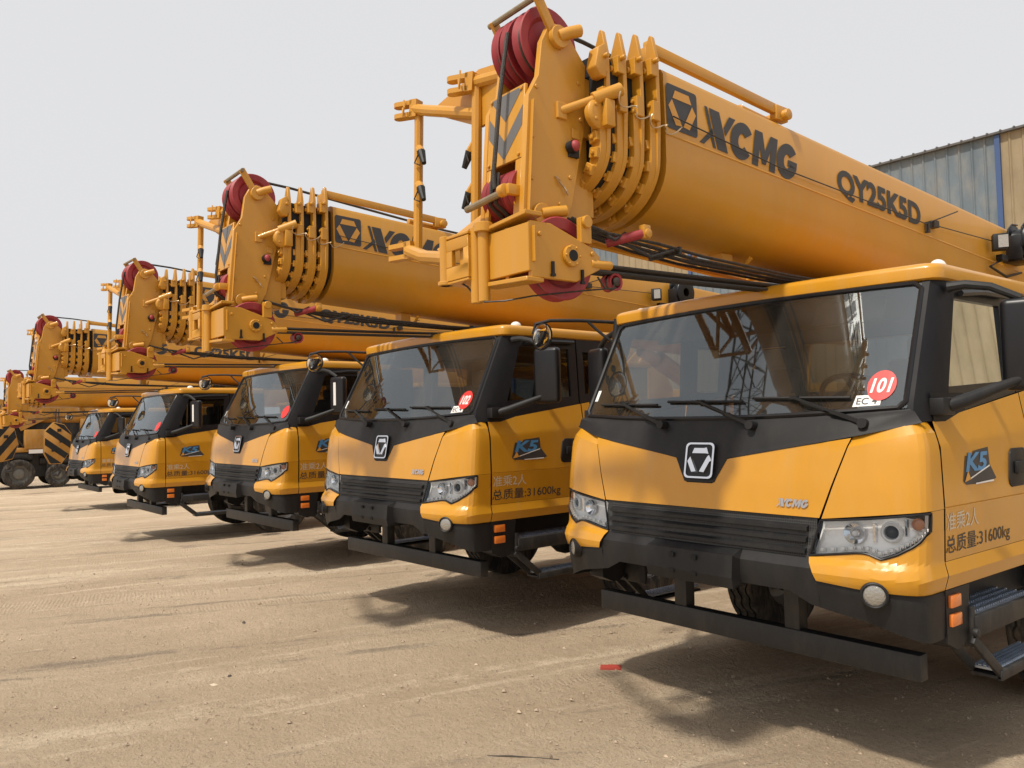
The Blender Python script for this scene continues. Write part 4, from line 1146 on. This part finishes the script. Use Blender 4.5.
# ------------------------------------------------------------------ ground
def hground(x, y):
    return interp([(-40, -.25), (-20.5, -.23), (-12.2, -.096), (-7.5, .038), (-3.5, .046), (0, 0), (6, 0)], x)
def ground_mat():
    mt = bpy.data.materials.new("packed_dirt")
    nt, p = nodes(mt); N, L = nt.nodes, nt.links
    tc = N.new("ShaderNodeTexCoord")
    def noise(scale, sx=1, sy=1, rot=0, detail=8, rough=.6, dist=0):
        mp = N.new("ShaderNodeMapping"); mp.vector_type = 'TEXTURE'
        mp.inputs['Scale'].default_value = (1 / sx, 1 / sy, 1); mp.inputs['Rotation'].default_value = (0, 0, rot)
        n = N.new("ShaderNodeTexNoise"); n.inputs['Scale'].default_value = scale; n.inputs['Detail'].default_value = detail
        n.inputs['Roughness'].default_value = rough; n.inputs['Distortion'].default_value = dist
        L.new(tc.outputs['Object'], mp.inputs[0]); L.new(mp.outputs[0], n.inputs['Vector']); return n.outputs[0]
    def rng(src, a, b, c=0, d=1):
        r = N.new("ShaderNodeMapRange"); r.inputs[1].default_value = a; r.inputs[2].default_value = b; r.inputs[3].default_value = c; r.inputs[4].default_value = d
        r.interpolation_type = 'SMOOTHSTEP'
        L.new(src, r.inputs[0]); return r.outputs[0]
    def mixc(fac, a, b):
        m_ = N.new("ShaderNodeMix"); m_.data_type = 'RGBA'
        L.new(fac, m_.inputs[0])
        for sock, v in ((m_.inputs[6], a), (m_.inputs[7], b)):
            if isinstance(v, tuple): sock.default_value = (*v, 1)
            else: L.new(v, sock)
        return m_.outputs[2]
    def mul(a, b):
        m_ = N.new("ShaderNodeMath"); m_.operation = 'MULTIPLY'
        L.new(a, m_.inputs[0])
        if isinstance(b, float): m_.inputs[1].default_value = b
        else: L.new(b, m_.inputs[1])
        return m_.outputs[0]
    def wsum(*terms):
        acc = None
        for src, w in terms:
            t_ = mul(src, float(w)); acc = t_ if acc is None else add(acc, t_)
        return acc
    def add(a, b):
        m_ = N.new("ShaderNodeMath"); m_.operation = 'ADD'; L.new(a, m_.inputs[0]); L.new(b, m_.inputs[1]); return m_.outputs[0]
    rag = noise(9, 1.4, .5, -.27, 10, .78)
    rag2 = noise(38, 1, .6, -.2, 6, .75)
    base = mixc(rng(wsum((noise(.9, 1, .5, -.3), .7), (rag, .3)), .36, .64), (.530, .400, .272), (.650, .505, .352))
    tr1 = rng(wsum((noise(1.0, 1.5, .11, -.27, 6, .55, .3), .62), (rag, .26), (rag2, .12)), .515, .60)
    c = mixc(mul(tr1, rng(noise(1.7, 1.3, .4, -.3, 6, .6), .36, .55)), base, (.76, .615, .44))
    tr2 = rng(wsum((noise(3.0, 2.2, .09, -.18, 5, .5), .60), (rag, .28), (rag2, .12)), .535, .605)
    c = mixc(mul(tr2, rng(noise(2.6, 1, .5, -.2), .40, .58)), c, (.72, .575, .41))
    tr3 = rng(wsum((noise(2.0, 2.0, .08, -.35, 5, .5), .62), (rag, .26), (rag2, .12)), .545, .62)
    c = mixc(mul(mul(tr3, rng(noise(3, 1, .6, -.2), .36, .60)), .65), c, (.235, .190, .150))
    c = mixc(mul(rng(wsum((noise(.8, 1.0, .4, -.5, 7, .65), .7), (rag, .3)), .57, .66), .6), c, (.225, .190, .158))
    fine = noise(60, 1, 1, 0, 8, .75)
    c = mixc(rng(fine, .52, .66, 0, .65), c, (.24, .178, .122))
    fine2 = noise(95, 1, 1, .3, 6, .75)
    c = mixc(rng(fine2, .54, .66, 0, .7), c, (.66, .55, .42))
    fine3 = noise(230, 1, 1, .7, 3, .7)
    c = mixc(rng(fine3, .58, .68, 0, .45), c, (.20, .155, .115))
    L.new(c, p.inputs['Base Color'])
    p.inputs['Roughness'].default_value = .95; p.inputs['Specular IOR Level'].default_value = .15
    # bump: grains, clods and tread ripples
    wv = N.new("ShaderNodeTexWave"); wv.bands_direction = 'X'; wv.inputs['Scale'].default_value = 8.5; wv.inputs['Distortion'].default_value = 2.5; wv.inputs['Detail'].default_value = 4
    mp = N.new("ShaderNodeMapping"); mp.inputs['Rotation'].default_value = (0, 0, .25); L.new(tc.outputs['Object'], mp.inputs[0]); L.new(mp.outputs[0], wv.inputs['Vector'])
    wv.bands_direction = 'Y'
    trd = mul(mul(wv.outputs['Fac'], rng(noise(1.0, 2.0, .12, -.27, 3, .5), .56, .66)), .10)
    hgt = add(add(mul(noise(14, 1, 1, 0, 9, .7), 1.0), mul(fine, .55)), add(add(trd, mul(rag, .5)), mul(fine3, .22)))
    bp = N.new("ShaderNodeBump"); bp.inputs['Strength'].default_value = 1.0; bp.inputs['Distance'].default_value = .045
    L.new(hgt, bp.inputs['Height']); L.new(bp.outputs[0], p.inputs['Normal'])
    return mt
def build_ground():
    from mathutils import noise as mn
    g = MB()
    def gx(): 
        a = [-2500, -900, -400, -200, -120, -80, -60]; a += lin(-48, -14, 68); a += lin(-13.9, 7, 260)[0:]; a += [8, 12, 20, 40, 90, 250, 900, 2500]; return a
    def gy():
        a = [-2500, -800, -250, -90, -40, -20, -12]; a += lin(-8, 4.5, 200); a += lin(5, 14, 24); a += [18, 26, 40, 70, 130, 300, 900, 2500]; return a
    X_, Y_ = gx(), gy(); rows = []
    for x in X_:
        r = []
        for y in Y_:
            z = hground(x, y)
            if -50 < x < 10 and -10 < y < 16:
                q_ = x * .965 - y * .26; w_ = x * .26 + y * .965
                z += .009 * mn.noise((q_ * 4.2, w_ * .35, 5)) + .012 * mn.noise((x * .6, y * 1.3, 0)) + .007 * mn.noise((x * 2.2, y * 4.5, 3)) + .004 * mn.noise((x * 9, y * 10, 7))
            r.append((x, y, z))
        rows.append(r)
    g.grid(rows)
    o = g.build("ground", ground_mat(), None, smooth=80, off=0)
    tag(o, kind='structure')
    # loose gravel
    q = MB(); PEB = mat("pebbles", (.40, .31, .22), .9, var=.45, vscale=9)
    rnd = random.Random(3)
    for i in range(13000):
        x = rnd.uniform(-9, 4.0) if i % 3 else rnd.uniform(-2.6, 2.6); y = rnd.uniform(-3.4, 2.2) if i % 3 else rnd.uniform(-2.2, 1.6)
        s = min(.02, .0034 + .006 * rnd.random() ** 3 + (.014 if rnd.random() < .03 else 0) * rnd.random())
        b = len(q.v); z = hground(x, y) + .002
        pts = []
        for k, (dx, dy, dz) in enumerate(((1, 0, 0), (0, 1, 0), (-1, 0, 0), (0, -1, 0), (0, 0, .8), (0, 0, -.8))):
            f = s * rnd.uniform(.7, 1.3); pts.append((x + dx * f, y + dy * f, z + dz * f * .8 + s * .2))
        q.add(pts, [(0, 1, 4), (1, 2, 4), (2, 3, 4), (3, 0, 4), (1, 0, 5), (2, 1, 5), (3, 2, 5), (0, 3, 5)])
    tag(q.build("gravel", PEB, None, smooth=0, off=0), kind='stuff')
build_ground()

# ------------------------------------------------------------------ shed behind the row
def build_shed():
    def sheet(name, col):
        mt = mat(name, col, .5, var=.22, vscale=1.1, dust=.40)
        return mt
    BG = sheet("blue_grey_sheet", (.128, .162, .188)); BE = sheet("beige_sheet", (.28, .215, .125)); BL = mat("blue_flashing", (.045, .085, .20), .5)
    RF = mat("shed_roof_edge", (.10, .095, .09), .7, var=.2)
    root = thing("metal_shed", "long shed of blue grey and beige ribbed sheets with blue posts behind the cranes", "shed", (-15, 25, 0))
    H = 10.85; x0, x1 = -60, 24
    posts = [-58.5, -45.8, -33, -20.1, -7.35, 5.4, 18.1]
    bays = []
    edges = [x0, -46, -37, -33, -24.6, -20.1, -7.35, x1]
    cols = [BG, BE, BG, BG, BE, BG, BE]
    for a, b, c in zip(edges, edges[1:], cols):
        w = MB(); pts = []
        x = a
        while x < b - .01:
            for dx, dy in ((0, 0), (.30, 0), (.335, -.045), (.365, -.045), (.40, 0)):
                pts.append((min(x + dx, b), dy))
            x += .40
        w.grid([[(px_ + 15, py_, z) for px_, py_ in pts] for z in (-1, 3, 6, H)])
        w.build("wall", c, root, smooth=20, off=0)
    for x in posts:
        p = MB(); p.box2((x - .08 + 15, -.10, -1), (x + .08 + 15, .0, H - .02)); p.build("post", BL, root, off=0)
    r = MB(); r.box2((x0 + 15 - .3, -.18, H + .002), (x1 + 15 + .3, .25, H + .07))
    r.add([(x0 + 15, -.15, H + .075), (x1 + 15, -.15, H + .075), (x1 + 15, 14, H + 1.9), (x0 + 15, 14, H + 1.9)], [(0, 1, 2, 3)])
    xx = x0 + 15
    while xx < x1 + 15: r.cyl((xx, -.2, H + .075), (xx, .3, H + .08), .035, 6); xx += .40
    r.build("roof", RF, root, off=0)
    s = MB(); s.box2((x0 + 15, 24, -1), (x1 + 15, 24.2, H)); s.box2((x0 + 15, .1, -1), (x0 + 15.2, 24, H)); s.box2((x1 + 14.8, .1, -1), (x1 + 15, 24, H)); s.build("back_wall", BG, root, off=0)
build_shed()

# ------------------------------------------------------------------ the cranes
GRP = "yellow truck cranes parked in a row"
crane = thing("truck_crane", "yellow truck crane with the round red 101 sticker on its windscreen", "truck crane", (0, 0, 0), 0, GRP)
ws = build_cab(crane)
build_carrier(crane)
boom0 = build_boom(crane)
def find(root, nm): return [c for c in root.children if c.name.split('.')[0] == nm]
lab = ["", "yellow truck crane with the round red 102 sticker on its windscreen",
       "yellow truck crane with white strips on its mirrors, beside the crane stickered 102",
       "yellow truck crane, fourth in the row, standing past two others from the one stickered 102",
       "yellow truck crane at the far end of the row, beside the zebra striped hook block"]
pose = [None, (-3.487, -.148, .046, .035, -.028), (-7.557, -.012, .038, .026, .023), (-12.189, -.285, -.096, .015, -.011), (-20.563, .419, -.23, .032, 0)]
cranes = [crane]
for k in range(1, 5):
    t = copy_tree(crane)
    x, y, z, rz, brz = pose[k]
    t.location = (x, y, z); t.rotation_euler = (0, 0, rz); t['label'] = lab[k]
    bo = find(t, "boom")[0]; bo.rotation_euler = (0, 0, brz)
    if k == 4:
        bo.location = (-.1, .02, -.14); bo.rotation_euler = (.055, 0, 0)
        for ch in list(bo.children):
            if ch.name.split('.')[0] in ('wordmark', 'lettering'): bpy.data.objects.remove(ch)
    cranes.append(t)
# stickers on the windscreens
def sticker(root, txt, k):
    wso = find(root, "windscreen")[0]
    a = MB(); c = (.990, 1.915)
    def P(x, z, o): return W(x / xw(z), z, o)
    n = 28
    a.add([P(c[0] + .070 * math.cos(2 * PI * i / n), c[1] + .077 * math.sin(2 * PI * i / n), .005) for i in range(n)], [tuple(range(n))])
    if txt:
        a.cur = 1; vs, fs = letters(txt, .03)
        a.add([P(c[0] - .050 + .094 * u + .010 * v, c[1] - .038 + .076 * v, .008) for u, v in vs], fs)
    a.build("sticker", [REDD, WHT], wso, smooth=0)
    if txt:
        a = MB(); a.add([P(x, z, .0015) for x, z in ((.865, 1.808), (1.0, 1.814), (1.0, 1.868), (.875, 1.866))], [(0, 1, 2, 3)])
        a.cur = 1; vs, fs = letters("EC 4", .01)
        a.add([P(.882 + .10 * u, 1.820 + .034 * v, .003) for u, v in vs], fs)
        a.build("paper_card", [WHT, DEC], wso, smooth=0)
    a = MB(); a.add([P(x, z, .004) for x, z in ((-1.09, 1.90), (-1.055, 1.90), (-1.05, 1.975), (-1.085, 1.975))], [(0, 1, 2, 3)])
    a.build("inspection_tag", WHT, wso, smooth=0)
for t, s in zip(cranes, ("101", "102", None, None, None)): sticker(t, s, 0)
for t in cranes[2:4]:
    for mr in find(t, "side_mirror"):
        sg = 1 if mr.data.vertices[0].co.x > 0 else -1
        R = Matrix.Rotation(sg * .30, 3, 'Z')
        a = MB(); a.box(Vector((sg * 1.505, .645, 2.12)) + R @ Vector((-.02 * sg, -.045, 0)), (.04, .006, .28), R); a.build("label_strip", WHT, mr)

# ------------------------------------------------------------------ older crane at the far end, hook blocks
OLDY = mat("weathered_yellow_paint", (0.40, 0.185, 0.020), 0.6, var=0.25, vscale=3, dust=0.45)
def far_crane():
    r = thing("wheeled_crane", "older yellow wheeled crane standing side on beyond the row, partly hidden", "crane", (-31.0, .9, -.2))
    OZ = 0
    b = MB(); b.box2((-1.6, -.36, 1.42), (.0, .27, 2.12)); b.box2((-1.8, -1.3, 1.30), (-.1, 4.5, 1.46)); b.box2((-1.5, 1.5, 1.46), (-.3, 4.4, 2.5))
    b.build("body", OLDY, r, bevel=.02, off=0)
    b = MB(); b.box2((-1.9, -2.6, .38), (-.40, 5.0, 1.28)); b.box2((-1.9, -2.6, 1.28), (-.5, 4.6, 2.35)); b.cyl((-.42, .15, .95), (-.42, 1.4, .95), .17, 12); b.box2((-.5, -1.9, 1.3), (-.3, -.5, 1.75)); b.tube([(-.3, -.36, 1.5), (-.22, -.2, 1.3), (-.25, .1, 1.2)], .04, 8); b.cyl((-.35, -.9, .55), (-.35, -.9, 1.3), .10, 10); b.box2((-.4, .35, .45), (-.1, .55, 1.4)); b.cyl((-.3, -.75, 1.15), (-.3, -.1, 1.15), .20, 16)
    for y in (-.54, .72): b.cyl((-1.9, y, .5), (-.1, y, .5), .09, 10)
    b.build("chassis", CHAS, r, off=0)
    b = MB()
    for q in range(7): b.tube([(-.2 - .05 * q, -1.2 + .42 * q, 2.2 - .05 * q), (-.1, -1.0 + .42 * q, 1.75), (-.15, -.8 + .42 * q, 1.5), (-.3, -.6 + .42 * q, 1.35)], .03, 6)
    b.build("hoses", HOSE, r, off=0)
    b = MB(); b.box2((.003, -.24, 1.25), (.02, .26, 1.39)); b.build("plate", WHT, r, off=0)
    for y, rr in ((-.54, .52), (.72, .42)):
        for x in (-.12, -1.75):
            w = MB(); wheel(w, (x, y, rr), 1 if x > -1 else -1, rr, .30); wo_ = w.build("wheel", RUB, r, smooth=30, off=0)
            w = MB(); rim(w, (x, y, rr), 1 if x > -1 else -1, rr, .30); w.build("rim", LRIM, wo_, off=0)
    b = MB()
    b.loft([[(x * 1.25 - .75, y, 3.15 + z * .95 - .03 * (y + 2)) for x, z in full(half(BF))] for y in (-1.75, 0, 3, 7)])
    b.px([(-1.55, 2.75), (-1.15, 3.25), (-.2, 3.1), (.2, 2.75), (.1, 2.42), (-.9, 2.22), (-1.5, 2.35)], -.36, -.30)
    b.px([(-1.55, 2.75), (-1.15, 3.25), (-.2, 3.1), (.2, 2.75), (.1, 2.42), (-.9, 2.22), (-1.5, 2.35)], -1.2, -1.14)
    b.beam((-.26, -.55, 2.25), (-.26, .50, 2.80), .06, .40)
    b.build("boom", OLDY, r, smooth=30, off=0)
    b = MB()
    for i in range(4): sheave(b, (-.95 + .16 * i, -.15, 2.98), (1, 0, 0), .24, .08)
    b.build("sheave_block", [RED, HUBD], r, off=0)
    b = MB()
    for y, z0 in ((.66, 2.35), (.78, 2.35), (-.95, 2.45), (-1.05, 2.45)): b.tube([(.15, y, z0 - .05), (-.25, y - .05, 2.75)], .02, 6)
    b.build("rope", ROPE, r, off=0)
LRIM = mat("grey_rim_paint", (0.15, 0.145, 0.13), 0.5, var=.2, vscale=8)
far_crane()
def hook_block(label, loc, tilt, flip):
    o = thing("hook_block", label, "hook block", loc, 0, "zebra striped hook blocks")
    oct_ = [(-.22, -.72), (.12, -.72), (.40, -.30), (.42, .30), (.20, .62), (-.10, .70), (-.38, .40), (-.40, -.35)]
    R = Matrix.Rotation(tilt, 3, 'X')
    def T(p): return tuple(R @ Vector(p))
    mb = MB()
    for x in (-.13, .09): mb.prism(oct_, lambda a, b, t: T((t, a, b)), x, x + .04)
    mb.build("side_plate", OLDY, o, bevel=.01, off=0)
    mb = MB()
    for k in range(4):
        c = -.66 + .37 * k; q = []
        # stripe band clipped to the plate outline
        n = Vector((.62, .78)) if flip else Vector((-.62, .78))
        poly = [Vector(p) * .97 for p in oct_]
        for sgn, lim in ((1, c), (-1, -(c + .19))):
            out = []
            for i in range(len(poly)):
                a, b = poly[i], poly[(i + 1) % len(poly)]; da, db = sgn * a.dot(n) - lim, sgn * b.dot(n) - lim
                if da >= 0: out.append(a)
                if da * db < 0: out.append(a + (b - a) * da / (da - db))
            poly = out
            if not poly: break
        if len(poly) > 2: mb.add([T((.133, p.x, p.y)) for p in poly], [tuple(range(len(poly)))])
    for y, z in ((.05, .42), (.12, .05), (-.12, -.25)): mb.box(T((.138, y, z)), (.03, .12, .10))
    mb.build("stripes", DBLK, o, smooth=0, off=0)
    mb = MB()
    for x in (-.06, .0, .06): sheave(mb, T((x, 0, .12)), (1, 0, 0), .30, .05)
    mb.build("sheaves", [RED, HUBD], o, smooth=30, off=0)
    mb = MB(); mb.tube([T(p) for p in ((0, 0, -.70), (0, 0, -.85), (0, .10, -.97), (0, .02, -1.10), (0, -.12, -1.08), (0, -.16, -.98))], [.05, .05, .06, .06, .05, .02], 10)
    mb.build("hook", CHAS, o, off=0)
    mb = MB(); mb.tube([T((.0, -.05, .6)), (.0, -.02, 1.15)], .015, 6); mb.tube([T((.0, .05, .6)), (.0, .06, 1.15)], .015, 6)
    mb.build("rope", ROPE, o, off=0)
hook_block("black and yellow striped hook block beside the farthest crane cab", (-28.2, 1.12, 1.45), 0.0, True)
hook_block("black and yellow striped hook block above the big wheel at the picture's edge", (-28.2, -.48, 1.62), .25, False)

# ------------------------------------------------------------------ small things on the ground
def stone(label, x, y, s, col, sd):
    rnd = random.Random(sd); b = MB(); b.sphere((0, 0, 0), 1, 10)
    b.v = [(p[0] * s[0] * (1 + .25 * math.sin(sd + p[1] * 5)), p[1] * s[1] * (1 + .2 * math.cos(sd + p[2] * 6)), p[2] * s[2] * (1 + .2 * math.sin(sd * 2 + p[0] * 4)) + s[2] * .5) for p in b.v]
    o = b.build("stone", col, None, smooth=25, off=0); o.location = (x, y, hground(x, y)); o.rotation_euler = (0, 0, sd)
    tag(o, label, "stone")
STP = mat("pale_stone", (.55, .46, .34), .9, var=.2, vscale=20, bump=.3, bscale=60); STD = mat("dark_stone", (.10, .085, .07), .9, var=.3, vscale=20, bump=.3, bscale=60)
stone("pale flat stone lying alone on the open dirt", -2.78, -1.93, (.030, .013, .010), STP, .7)
stone("dark stone just behind the pale flat stone", -2.90, -1.78, (.014, .013, .011), STD, 1.9)
stone("dark stone on the light wheel track in the open yard", -4.37, -1.14, (.022, .014, .014), STD, 3.1)
stone("small brown stone beside the dark thin stick", -.37, -.92, (.016, .013, .014), mat("brown_stone", (.30, .23, .16), .9, var=.3, vscale=20), 2.2)
b = MB(); b.box((0, 0, .018), (.15, .085, .028)); b.box((.02, .01, .034), (.08, .05, .006))
o = b.build("plastic_piece", mat("red_plastic", (.40, .055, .035), .6, var=.15), None, bevel=.004, off=0); o.location = (-1.235, .42, 0); o.rotation_euler = (0, 0, .75)
tag(o, "flat broken piece of red plastic lying on the dirt by the crane shadow", "plastic piece")
b = MB(); b.tube([(-.15, -.135, .008), (-.05, -.05, .014), (.06, .05, .009), (.145, .13, .008)], [.004, .006, .006, .003], 6)
o = b.build("stick", mat("dark_stick", (.05, .04, .03), .9), None, off=0); o.location = (-.465, -1.03, 0)
tag(o, "thin dark stick lying on the dirt in the foreground", "stick")

def lattice_boom():
    a, b = Vector((-20, -48, 1.2)), Vector((-38, -18, 62))
    r = thing("lattice_boom", "tall dark lattice crane boom across the yard, mirrored in the windscreens", "crane boom", (a.x, a.y, 0))
    d = (b - a).normalized(); x = d.cross(Vector((0, 0, 1))).normalized(); y = x.cross(d)
    L = (b - a).length; m_ = MB(); o = Vector((a.x, a.y, 0)); w = 1.9
    c = lambda t, i: a - o + d * t + x * (w * (1 if i in (0, 3) else -1)) * min(1, .25 + t / 8) + y * (w * (1 if i < 2 else -1)) * min(1, .25 + t / 8)
    n = 22
    for i in range(4):
        m_.tube([c(t, i) for t in lin(0, L, n)], .16, 6)
        for k in range(n):
            t0, t1 = L * k / n, L * (k + 1) / n; j = (i + 1) % 4
            m_.tube([c(t0, i), c(t1, j)] if k % 2 else [c(t0, j), c(t1, i)], .085, 5); m_.tube([c(t0, i), c(t0, j)], .07, 5)
    m_.build("lattice", CHAS, r, smooth=30, off=0)
    m_ = MB(); m_.box2((-2.2, -3.5, .9), (2.2, 3.0, 3.0)); m_.build("house", CHAS, r, bevel=.1, off=0)
    m_ = MB()
    for q in (-1, 1): m_.box2((q * 2.0, -4, 0), (q * 3.0, 4, .95))
    m_.build("tracks", RUB, r, bevel=.2, off=0)
lattice_boom()
